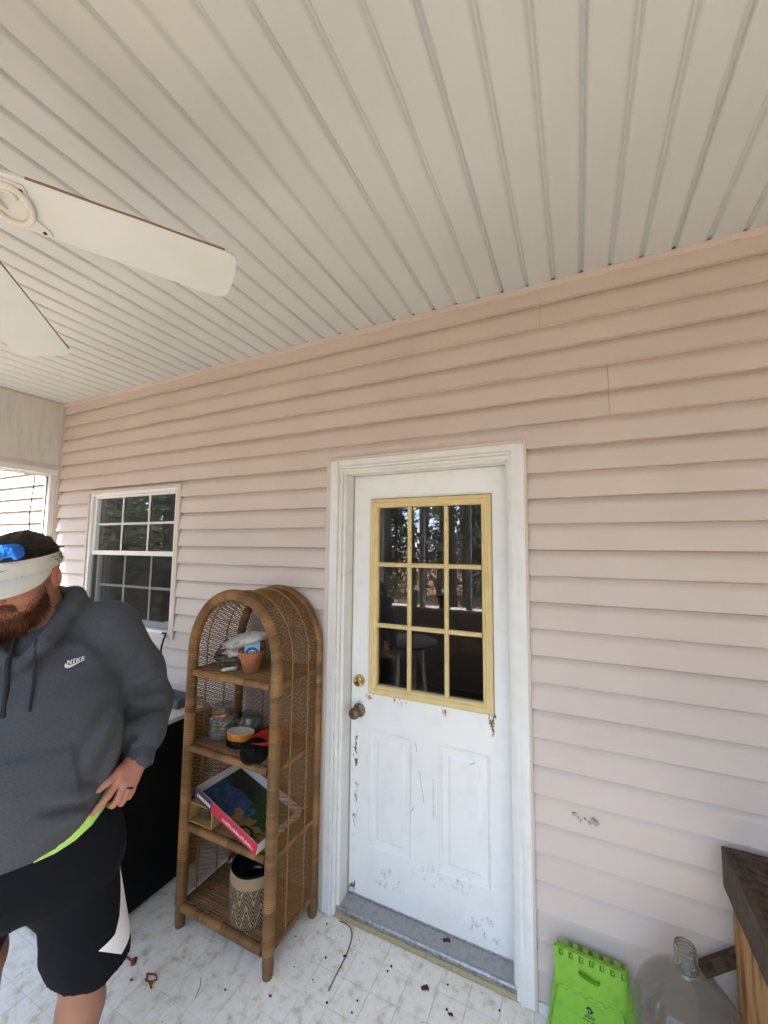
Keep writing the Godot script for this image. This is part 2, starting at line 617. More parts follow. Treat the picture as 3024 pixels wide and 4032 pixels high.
func build_porch_ends() -> void:
	M.knee = mat(0.13, 0.115, 0.10, 0.8, 0.3)
	M.post = mat(0.25, 0.25, 0.25, 0.6)
	M.sill = mat(0.30, 0.30, 0.29, 0.6)
	var e = thing("porch_end_wall", "white panelled porch end with framed opening beside the house corner", "wall")
	boxpart("upper_panel", Vector3(XL - 0.06, 2.272, 0.0), Vector3(XL - 0.004, 2.78, ZF), M.panel_white, e, 0.0)
	boxpart("panel_trim", Vector3(XL - 0.02, 2.240, 0.0), Vector3(XL + 0.002, 2.272, ZF), M.siding, e, 0.002)
	boxpart("panel_trim", Vector3(XL - 0.02, 2.737, 0.024), Vector3(XL + 0.006, 2.757, ZF), M.siding, e, 0.002)
	boxpart("panel_trim", Vector3(XL - 0.02, 2.272, 0.001), Vector3(XL + 0.001, 2.737, 0.026), M.siding, e, 0.002)
	boxpart("header", Vector3(XL - 0.08, 2.196, 0.0), Vector3(XL - 0.001, 2.240, ZF), M.white, e, 0.004)
	boxpart("header_stop", Vector3(XL - 0.085, 2.183, 0.077), Vector3(XL - 0.025, 2.196, ZF), M.white, e, 0.002)
	boxpart("jamb", Vector3(XL - 0.08, 0.0, 0.004), Vector3(XL - 0.0015, 2.196, 0.030), M.siding, e, 0.003)
	boxpart("jamb_post", Vector3(XL - 0.085, 0.0, 0.030), Vector3(XL - 0.004, 2.196, 0.073), M.white, e, 0.004)
	boxpart("screen_spline", Vector3(XL - 0.050, 0.93, 0.073), Vector3(XL - 0.040, 2.183, 0.077), M.black, e, 0.0)
	boxpart("screen_spline", Vector3(XL - 0.050, 2.179, 0.077), Vector3(XL - 0.040, 2.183, ZF - 0.1), M.black, e, 0.0)
	boxpart("knee_wall", Vector3(XL - 0.09, -0.2, 0.073), Vector3(XL, 0.88, ZF), M.panel_white, e, 0.0)
	boxpart("sill", Vector3(XL - 0.12, 0.88, 0.073), Vector3(XL + 0.04, 0.92, ZF), M.white, e, 0.004)
	for z in [1.2, 2.3]:
		boxpart("stud", Vector3(XL - 0.075, 0.92, z - 0.03), Vector3(XL - 0.01, 2.183, z + 0.03), M.white, e, 0.003)
	var f = thing("porch_front_wall", "screen porch front with grey posts and a knee wall, mirrored in the door glass", "wall")
	boxpart("knee_wall", Vector3(XL, -0.2, ZF), Vector3(XR, 0.90, ZF + 0.10), M.knee, f, 0.0)
	boxpart("sill", Vector3(XL, 0.90, ZF - 0.05), Vector3(XR, 0.935, ZF + 0.14), M.sill, f, 0.004)
	boxpart("transom_rail", Vector3(XL, 2.20, ZF), Vector3(XR, 2.26, ZF + 0.09), M.post, f, 0.003)
	boxpart("header", Vector3(XL, 2.66, ZF), Vector3(XR, 2.80, ZF + 0.10), M.panel_white, f, 0.0)
	for k in 9:
		var x = -3.00 + k * 0.60
		boxpart("post", Vector3(x - 0.030, 0.935, ZF), Vector3(x + 0.030, 2.66, ZF + 0.088), M.post, f, 0.004)
	var r = thing("porch_right_wall", "unseen white porch end, closed off to dim this side, at the photographer's right", "wall")
	boxpart("panel", Vector3(XR, -0.2, 0.0), Vector3(XR + 0.1, 2.80, ZF), M.panel_white, r, 0.0)  # unseen end left without an opening to hold back light from the right
	# dark rooms behind the door and the window
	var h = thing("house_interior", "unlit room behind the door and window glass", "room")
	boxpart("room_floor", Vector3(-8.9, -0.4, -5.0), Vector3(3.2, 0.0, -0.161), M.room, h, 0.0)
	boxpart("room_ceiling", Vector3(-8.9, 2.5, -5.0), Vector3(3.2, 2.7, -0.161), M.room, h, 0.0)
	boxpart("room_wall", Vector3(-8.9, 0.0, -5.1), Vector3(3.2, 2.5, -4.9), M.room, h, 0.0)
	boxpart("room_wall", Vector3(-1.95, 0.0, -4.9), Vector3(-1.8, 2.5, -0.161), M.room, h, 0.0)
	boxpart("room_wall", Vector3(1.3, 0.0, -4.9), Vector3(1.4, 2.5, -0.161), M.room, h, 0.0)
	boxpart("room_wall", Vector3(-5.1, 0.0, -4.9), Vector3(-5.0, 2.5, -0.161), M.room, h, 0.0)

func build_wire() -> void:
	var mb = MB.new()
	mb.tube([Vector3(-3.75, 2.75, 0.1), Vector3(-3.75, 2.207, 0.103), Vector3(-3.75, 2.144, 0.099), Vector3(-3.75, 2.045, 0.106), Vector3(-3.75, 1.972, 0.109), Vector3(-3.75, 1.90, 0.112), Vector3(-3.75, 1.78, 0.105), Vector3(-3.75, 1.4, 0.10), Vector3(-3.75, 0.3, 0.11)], 0.0045, 6)
	tag(part("hanging_wire", mb, M.black), "thin black wire hanging outside the porch end opening", "wire")

func build_window() -> void:
	var w = thing("sash_window", "white double hung window with grilles in the pink wall", "window")
	var x0 = -3.160
	var x1 = -2.244
	# outer frame
	var fr = [[x0, x1, 2.014, 2.036], [x0, x1, 1.124, 1.146]]
	for e in fr:
		boxpart("frame", Vector3(e[0], e[2], -0.09), Vector3(e[1], e[3], 0.012), M.sash, w, 0.002)
	boxpart("frame", Vector3(x0, 1.146, -0.09), Vector3(x0 + 0.025, 2.014, 0.0115), M.sash, w, 0.002)
	boxpart("frame", Vector3(x1 - 0.020, 1.146, -0.09), Vector3(x1, 2.014, 0.0115), M.sash, w, 0.002)
	for s in 2:
		var up = s == 0
		var z = -0.012 if up else -0.048
		var ylo = 1.600 if up else 1.146
		var yhi = 2.014 if up else 1.612
		var a = x0 + 0.025
		var b = x1 - 0.020
		var sash = thing("tmp")
		remove_child(sash)
		sash.name = "upper_sash" if up else "lower_sash"
		w.add_child(sash)
		var rl = 0.018
		boxpart("rail", Vector3(a, ylo, z - 0.028), Vector3(b, ylo + (0.030 if up else 0.030), z + 0.004), M.sash, sash, 0.002)
		boxpart("rail", Vector3(a, yhi - 0.014, z - 0.028), Vector3(b, yhi, z + 0.004), M.sash, sash, 0.002)
		boxpart("stile", Vector3(a, ylo + 0.030, z - 0.028), Vector3(a + rl, yhi - 0.014, z + 0.003), M.sash, sash, 0.002)
		boxpart("stile", Vector3(b - rl, ylo + 0.030, z - 0.028), Vector3(b, yhi - 0.014, z + 0.003), M.sash, sash, 0.002)
		var gy0 = ylo + 0.030
		var gy1 = yhi - 0.014
		var gx0 = a + rl
		var gx1 = b - rl
		for k in [1, 2]:
			var gx = lerpf(gx0, gx1, k / 3.0)
			boxpart("grille_bar", Vector3(gx - 0.008, gy0, z - 0.017), Vector3(gx + 0.008, gy1, z - 0.012), M.sash, sash, 0.001)
		var gy = (gy0 + gy1) * 0.5
		boxpart("grille_bar", Vector3(gx0, gy - 0.008, z - 0.0165), Vector3(gx1, gy + 0.008, z - 0.0125), M.sash, sash, 0.001)
		for zz in [z - 0.008, z - 0.022]:
			var g = MB.new()
			g.box(Vector3(gx0, gy0, zz - 0.002), Vector3(gx1, gy1, zz))
			part("pane", g, M.glass, sash)
	# a half screen outside the lower sash: a very fine dark mesh
	M.screen = StandardMaterial3D.new()
	M.screen.albedo_color = Color(0.05, 0.05, 0.05, 0.42)
	M.screen.transparency = BaseMaterial3D.TRANSPARENCY_ALPHA
	M.screen.roughness = 0.8
	var sc = MB.new()
	sc.quad(Vector3(x0 + 0.032, 1.15, -0.006), Vector3(x1 - 0.03, 1.15, -0.006), Vector3(x1 - 0.03, 1.60, -0.006), Vector3(x0 + 0.032, 1.60, -0.006))
	part("insect_screen", sc, M.screen, w)
	var cd = MB.new()
	cd.tube(curve([Vector3(-2.30, 1.135, 0.022), Vector3(-2.25, 1.139, 0.038), Vector3(-2.262, 1.10, 0.040), Vector3(-2.279, 1.038, 0.040), Vector3(-2.276, 0.95, 0.035), Vector3(-2.25, 0.84, 0.06)], 6), 0.006, 8)
	tag(part("power_cord", cd, M.black), "black cord coming out of the window corner down to the white topped chest", "cord")

func curve(p: Array, per := 6) -> Array:
	var out = []
	for i in p.size() - 1:
		var a: Vector3 = p[maxi(i - 1, 0)]
		var b: Vector3 = p[i]
		var c: Vector3 = p[i + 1]
		var d: Vector3 = p[mini(i + 2, p.size() - 1)]
		for k in per:
			out.append(b.cubic_interpolate(c, a, d, float(k) / per))
	out.append(p[p.size() - 1])
	return out

func door_picture() -> ImageTexture:
	# colour of the door's face: white paint with the rust runs, chips and scuffs the photograph shows
	var W = 512
	var H = 1024
	var f = FastNoiseLite.new()
	f.seed = 5
	f.frequency = 0.012
	f.fractal_octaves = 4
	var fine = FastNoiseLite.new()
	fine.seed = 6
	fine.frequency = 0.17
	fine.fractal_octaves = 3
	var grain = FastNoiseLite.new()
	grain.seed = 16
	grain.frequency = 0.055
	grain.fractal_octaves = 4
	var im = Image.create(W, H, false, Image.FORMAT_RGB8)
	# rust: x, y in metres on the slab (from left, from bottom), width, height, strength
	var rust = [[0.030, 0.50, 0.017, 0.30, 0.50], [0.030, 0.60, 0.011, 0.10, 0.75], [0.012, 0.02, 0.05, 0.035, 0.8], [0.105, 0.915, 0.022, 0.05, 0.75], [0.26, 0.905, 0.035, 0.03, 0.7], [0.49, 0.895, 0.022, 0.05, 0.75], [0.695, 0.888, 0.02, 0.06, 1.0], [0.39, 1.985, 0.03, 0.010, 0.35]]
	var scuff = [[0.62, 0.09, 0.10, 0.07], [0.70, 0.05, 0.05, 0.03], [0.20, 0.11, 0.12, 0.06], [0.42, 0.20, 0.10, 0.05], [0.035, 0.84, 0.02, 0.08], [0.56, 0.20, 0.06, 0.05]]
	for y in H:
		for x in W:
			var mx = (x + 0.5) / W * 0.78
			var my = (1.0 - (y + 0.5) / H) * 1.985
			var nz = f.get_noise_2d(x * 1.0, y * 1.0)
			var fz = fine.get_noise_2d(x, y)
			var g = 1.0 + minf(0.0, nz + 0.10) * 0.035
			var c = Color(g, g, g * 0.995)
			var gz = grain.get_noise_2d(x, y * 0.6)
			for r in rust:
				var dx: float = (mx - r[0]) / r[2]
				var dy: float = (my - r[1]) / r[3]
				var d = dx * dx + dy * dy
				if d < 1.6:
					var s: float = (1.0 - d * 0.8) * r[4] * 0.75 + gz * 0.9 + fz * 0.35 - 0.42
					if s > 0.0:
						c = c.lerp(Color(0.62, 0.47, 0.33).lerp(Color(0.33, 0.21, 0.13), clampf(s * 1.6 + fz * 0.5, 0, 1)), clampf(s * 2.2, 0, 0.9))
			for r in scuff:
				var dx: float = (mx - r[0]) / r[2]
				var dy: float = (my - r[1]) / r[3]
				var d = dx * dx + dy * dy
				if d < 1.0:
					var s = (1.0 - d) * 0.30 + gz * 0.8 + fz * 0.4 - 0.42
					if s > 0.0:
						c = c.lerp(Color(0.52, 0.50, 0.47), clampf(s * 1.1, 0, 0.32))
			im.set_pixel(x, y, c)
	# scratches
	var lines = [[0.365, 0.62, 0.385, 0.49], [0.345, 0.735, 0.352, 0.70], [0.335, 0.46, 0.328, 0.44], [0.62, 0.71, 0.60, 0.70], [0.43, 0.60, 0.432, 0.44]]
	for l in lines:
		for k in 200:
			if fine.get_noise_1d(k * 3.0 + l[0] * 900) < -0.05: continue
			var mx = lerpf(l[0], l[2], k / 200.0)
			var my = lerpf(l[1], l[3], k / 200.0)
			im.set_pixel(int(mx / 0.78 * W), int((1.0 - my / 1.985) * H), Color(0.55, 0.54, 0.52))
	var t = ImageTexture.create_from_image(im)
	return t

func casing(f: Node3D, x0: float, x1: float, y0: float, y1: float, side: int) -> void:
	# stepped moulding: an outer flat, a bead and an inner flat
	var a = 0.55
	if side == 0:
		boxpart("casing", Vector3(x0, y0, -0.02), Vector3(lerpf(x0, x1, a), y1, 0.027), M.white, f, 0.003)
		boxpart("casing_bead", Vector3(lerpf(x0, x1, a), y0, -0.02), Vector3(lerpf(x0, x1, a + 0.2), y1, 0.0325), M.white, f, 0.003)
		boxpart("casing_inner", Vector3(lerpf(x0, x1, a + 0.2), y0, -0.02), Vector3(x1, y1, 0.019), M.white, f, 0.003)
	else:
		boxpart("casing", Vector3(x0, lerpf(y0, y1, 1.0 - a), -0.02), Vector3(x1, y1, 0.0272), M.white, f, 0.003)
		boxpart("casing_bead", Vector3(x0 + 0.02, lerpf(y0, y1, 0.8 - a), -0.02), Vector3(x1 - 0.02, lerpf(y0, y1, 1.0 - a), 0.0327), M.white, f, 0.003)
		boxpart("casing_inner", Vector3(x0 + 0.02, y0, -0.02), Vector3(x1 - 0.02, lerpf(y0, y1, 0.8 - a), 0.0192), M.white, f, 0.003)

func uvq(mb: MB, a: Vector3, b: Vector3, c: Vector3, e: Vector3) -> void:
	var nn = (c - a).cross(e - b).normalized()
	var i = mb.v.size()
	for p in [a, b, c, e]:
		mb.vert(p, nn, Vector2((p.x + 1.0275) / 0.764, 1.0 - (p.y - 0.050) / 1.979))
	mb.ix.append_array([i, i + 2, i + 1, i, i + 3, i + 2])

func build_door() -> void:
	# frame: casing, jambs, threshold
	var f = thing("door_frame", "white wooden brick mould door frame with aluminium threshold", "door frame")
	casing(f, -1.107, -1.044, 0.004, 2.098, 0)
	casing(f, -0.189, -0.246, 0.004, 2.098, 0)
	casing(f, -1.072, -0.2205, 2.040, 2.0985, 1)
	boxpart("jamb", Vector3(-1.060, 0.0, -0.14), Vector3(-1.030, 2.052, 0.0), M.white, f, 0.003)
	boxpart("jamb", Vector3(-0.262, 0.0, -0.14), Vector3(-0.236, 2.052, 0.0), M.white, f, 0.003)
	boxpart("jamb", Vector3(-1.030, 2.031, -0.14), Vector3(-0.262, 2.052, 0.0), M.white, f, 0.003)
	M.weather = mat(0.38, 0.33, 0.24, 0.8)
	boxpart("weatherstrip", Vector3(-1.031, 0.05, -0.080), Vector3(-1.0265, 2.03, -0.072), M.weather, f, 0.0)
	M.alu = mat(0.50, 0.50, 0.50, 0.38, 0.5, 0.75)
	world_tex(M.alu, noise_tex(0.03, 4, [[0.0, grey(0.35)], [0.3, grey(0.8)], [1.0, grey(1.0)]], 512, 41), 3.0)
	M.brass_strip = mat(0.42, 0.35, 0.19, 0.55, 0.5, 0.15)
	world_tex(M.brass_strip, noise_tex(0.03, 4, [[0.0, grey(0.45)], [0.30, grey(0.9)], [1.0, grey(1.0)]], 512, 42), 2.5)
	M.sillgrey = mat(0.36, 0.36, 0.355, 0.6, 0.4)
	world_tex(M.sillgrey, noise_tex(0.04, 4, [[0.0, grey(0.80)], [0.4, grey(0.96)], [1.0, grey(1.0)]], 512, 43), 1.6)
	var th = MB.new()
	th.extrude_x([Vector2(0.044, -0.075), Vector2(0.034, -0.012), Vector2(0.034, -0.006)], -1.030, -0.262)
	part("threshold", th, M.sillgrey, f)
	var nose = MB.new()
	nose.extrude_x([Vector2(0.034, -0.008), Vector2(0.0372, -0.004), Vector2(0.0372, 0.002), Vector2(0.030, 0.006), Vector2(0.018, 0.006)], -1.044, -0.250)
	part("threshold_nose", nose, M.alu, f)
	var br = MB.new()
	br.extrude_x([Vector2(0.018, 0.004), Vector2(0.016, 0.010), Vector2(0.004, 0.017), Vector2(0.0005, 0.017)], -1.052, -0.244)
	part("threshold_strip", br, M.brass_strip, f)
	boxpart("sweep", Vector3(-1.029, 0.040, -0.084), Vector3(-0.263, 0.050, -0.074), M.alu, f, 0.001)
	# the door
	var d = thing("entry_door", "white steel door with a yellowed nine pane window and rust stains", "door")
	var X0 = -1.0275
	var X1 = -0.2635
	var Y0 = 0.050
	var Y1 = 2.029
	var zf = -0.080
	M.doorpaint = StandardMaterial3D.new()
	M.doorpaint.albedo_color = lin(0.83, 0.84, 0.83)
	M.doorpaint.albedo_texture = door_picture()
	M.doorpaint.roughness = 0.38
	M.doorpaint.metallic_specular = 0.45
	bump(M.doorpaint, noise_tex(0.05, 3, [], 256, 61), 0.006)
	var s = MB.new()
	# face as a grid of rectangles leaving out the glazed opening and the two panels
	var holes = [Rect2(-0.905, 0.995, 0.550, 0.890), Rect2(-0.925, 0.272, 0.222, 0.531), Rect2(-0.578, 0.272, 0.224, 0.531)]
	var xs = [X0, X1]
	var ys = [Y0, Y1]
	for hR in holes:
		xs.append_array([hR.position.x, hR.end.x])
		ys.append_array([hR.position.y, hR.end.y])
	xs.sort()
	ys.sort()
	for i in xs.size() - 1:
		for j in ys.size() - 1:
			if xs[i + 1] - xs[i] < 1e-5 or ys[j + 1] - ys[j] < 1e-5: continue
			var mid = Vector2((xs[i] + xs[i + 1]) / 2, (ys[j] + ys[j + 1]) / 2)
			var inside = false
			for hR in holes: inside = inside or hR.has_point(mid)
			if inside: continue
			uvq(s, Vector3(xs[i], ys[j], zf), Vector3(xs[i + 1], ys[j], zf), Vector3(xs[i + 1], ys[j + 1], zf), Vector3(xs[i], ys[j + 1], zf))
	part("slab_face", s, M.doorpaint, d)
	var back = MB.new()
	for b in [[X0, X1, 1.885, Y1], [X0, X1, Y0, 0.995], [X0, -0.905, 0.995, 1.885], [-0.355, X1, 0.995, 1.885]]:
		back.box(Vector3(b[0], b[2], zf - 0.044), Vector3(b[1], b[3], zf - 0.010))
	part("slab_core", back, M.white, d)
	for k in [1, 2]:
		var hR: Rect2 = holes[k]
		var p = MB.new()
		# ogee: a raised lip, a sunk flat, then the raised field
		var steps = [[0.0, zf], [0.004, zf + 0.0035], [0.010, zf + 0.001], [0.016, zf - 0.0055], [0.040, zf - 0.0055], [0.050, zf - 0.001]]
		for q in steps.size() - 1:
			var a: float = steps[q][0]
			var b: float = steps[q + 1][0]
			var za: float = steps[q][1]
			var zb: float = steps[q + 1][1]
			var ra = hR.grow(-a)
			var rb = hR.grow(-b)
			var pa = [Vector3(ra.position.x, ra.position.y, za), Vector3(ra.end.x, ra.position.y, za), Vector3(ra.end.x, ra.end.y, za), Vector3(ra.position.x, ra.end.y, za)]
			var pb = [Vector3(rb.position.x, rb.position.y, zb), Vector3(rb.end.x, rb.position.y, zb), Vector3(rb.end.x, rb.end.y, zb), Vector3(rb.position.x, rb.end.y, zb)]
			for e in 4:
				uvq(p, pa[e], pa[(e + 1) % 4], pb[(e + 1) % 4], pb[e])
		var rc = hR.grow(-0.050)
		uvq(p, Vector3(rc.position.x, rc.position.y, zf - 0.001), Vector3(rc.end.x, rc.position.y, zf - 0.001), Vector3(rc.end.x, rc.end.y, zf - 0.001), Vector3(rc.position.x, rc.end.y, zf - 0.001))
		part("raised_panel", p, M.doorpaint, d)
	# yellowed plastic window frame, moulded, with muntins
	M.yellow = mat(0.74, 0.59, 0.29, 0.42, 0.45)
	world_tex(M.yellow, noise_tex(0.02, 4, [[0.0, Color(0.95, 0.93, 0.89)], [0.5, Color(0.985, 0.98, 0.97)], [1.0, grey(1.0)]], 512, 51), 0.8)
	var lf = thing("tmp")
	remove_child(lf)
	lf.name = "window_frame"
	d.add_child(lf)
	var prof = [[0.0, zf + 0.0005], [0.002, zf + 0.012], [0.009, zf + 0.0165], [0.016, zf + 0.0145], [0.019, zf + 0.0185], [0.026, zf + 0.0195], [0.033, zf + 0.0135], [0.040, zf + 0.0125], [0.044, zf + 0.006], [0.0445, zf - 0.012]]
	var R0 = Rect2(-0.930, 0.968, 0.594, 0.940)
	for e in 4:
		var mbm = MB.new()
		for q in prof.size() - 1:
			var ra = R0.grow(-prof[q][0])
			var rb = R0.grow(-prof[q + 1][0])
			var za: float = prof[q][1]
			var zb: float = prof[q + 1][1]
			var pa = [Vector3(ra.position.x, ra.position.y, za), Vector3(ra.end.x, ra.position.y, za), Vector3(ra.end.x, ra.end.y, za), Vector3(ra.position.x, ra.end.y, za)]
			var pb = [Vector3(rb.position.x, rb.position.y, zb), Vector3(rb.end.x, rb.position.y, zb), Vector3(rb.end.x, rb.end.y, zb), Vector3(rb.position.x, rb.end.y, zb)]
			mbm.quad(pa[e], pa[(e + 1) % 4], pb[(e + 1) % 4], pb[e])
		part("frame_side", mbm, M.yellow, lf)
	# thin dark seam where the plastic meets the door
	for e in [[-0.9318, -0.9290, 0.9662, 1.9098], [-0.3370, -0.3342, 0.9662, 1.9098], [-0.929, -0.337, 0.9662, 0.9690], [-0.929, -0.337, 1.9070, 1.9098]]:
		boxpart("frame_seam", Vector3(e[0], e[2], zf + 0.0002), Vector3(e[1], e[3], zf + 0.0014), M.gap, lf, 0.0)
	var gx = [-0.886, -0.720, -0.540, -0.380]
	var gy = [1.012, 1.294, 1.585, 1.864]
	var bar = [[-0.0105, zf + 0.002], [-0.0095, zf + 0.010], [-0.004, zf + 0.015], [0.004, zf + 0.015], [0.0095, zf + 0.010], [0.0105, zf + 0.002]]
	for k in [1, 2]:
		var mv = MB.new()
		for q in bar.size() - 1:
			mv.quad(Vector3(gx[k] + bar[q][0], gy[0], bar[q][1]), Vector3(gx[k] + bar[q + 1][0], gy[0], bar[q + 1][1]), Vector3(gx[k] + bar[q + 1][0], gy[3], bar[q + 1][1]), Vector3(gx[k] + bar[q][0], gy[3], bar[q][1]))
		part("muntin", mv, M.yellow, lf)
		var mh = MB.new()
		for q in bar.size() - 1:
			mh.quad(Vector3(gx[3], gy[k] + bar[q][0], bar[q][1] - 0.0004), Vector3(gx[3], gy[k] + bar[q + 1][0], bar[q + 1][1] - 0.0004), Vector3(gx[0], gy[k] + bar[q + 1][0], bar[q + 1][1] - 0.0004), Vector3(gx[0], gy[k] + bar[q][0], bar[q][1] - 0.0004))
		part("muntin", mh, M.yellow, lf)
	for i in 3:
		for j in 3:
			var g = MB.new()
			for zz in [zf - 0.0005, zf - 0.013]:
				g.box(Vector3(gx[i] + 0.0006, gy[j] + 0.0006, zz - 0.003), Vector3(gx[i + 1] - 0.0006, gy[j + 1] - 0.0006, zz))
			part("pane", g, M.glass, lf)
	# lock and knob
	M.brass = mat(0.60, 0.45, 0.17, 0.22, 0.5, 1.0)
	M.oldbrass = mat(0.20, 0.15, 0.09, 0.38, 0.5, 0.9)
	var turn = Transform3D(Basis(Vector3.RIGHT, PI / 2), Vector3.ZERO)
	var db = MB.new()
	db.xf = Transform3D(turn.basis, Vector3(-0.982, 1.018, zf))
	db.lathe([Vector2(0.0, 0.0), Vector2(0.029, 0.0), Vector2(0.029, 0.004), Vector2(0.026, 0.009), Vector2(0.024, 0.022), Vector2(0.021, 0.026), Vector2(0.014, 0.027), Vector2(0.013, 0.024), Vector2(0.0, 0.024)], 28)
	var dbo = part("deadbolt", db, M.brass, d)
	boxpart("keyhole", Vector3(-0.983, 1.012, zf + 0.0235), Vector3(-0.981, 1.023, zf + 0.0248), M.gap, dbo, 0.0)
	var kn = MB.new()
	kn.xf = Transform3D(turn.basis, Vector3(-0.982, 0.879, zf))
	kn.lathe([Vector2(0.0, 0.0), Vector2(0.033, 0.0), Vector2(0.033, 0.003), Vector2(0.029, 0.008), Vector2(0.014, 0.010), Vector2(0.011, 0.016), Vector2(0.011, 0.030), Vector2(0.018, 0.034), Vector2(0.0245, 0.042), Vector2(0.0265, 0.052), Vector2(0.0245, 0.061), Vector2(0.018, 0.067), Vector2(0.008, 0.069), Vector2(0.0, 0.069)], 28)
	part("door_knob", kn, M.oldbrass, d)
	# dabs of old tape glue on the siding right of the door
	var glue = mat(0.40, 0.365, 0.31, 0.9)
	var gl = thing("tape_residue", "torn grey tape residue stuck on the siding right of the door", "residue")
	for q in [[-0.038, 0.712, 0.012, 0.008], [-0.026, 0.702, 0.004, 0.005], [-0.018, 0.694, 0.004, 0.007], [-0.004, 0.705, 0.005, 0.005], [0.008, 0.699, 0.004, 0.004], [0.013, 0.693, 0.006, 0.005], [0.021, 0.706, 0.008, 0.012], [0.032, 0.700, 0.013, 0.014]]:
		var mb = MB.new()
		var poly = PackedVector2Array()
		for k in 9:
			var a = TAU * k / 9
			var r = 0.8 + rng.randf() * 0.4
			poly.append(Vector2(q[0] + cos(a) * q[2] * r * 0.7, q[1] + sin(a) * q[3] * r * 0.7))
		mb.prism(poly, 0.0145, 0.0198)
		part("residue_patch", mb, glue, gl)

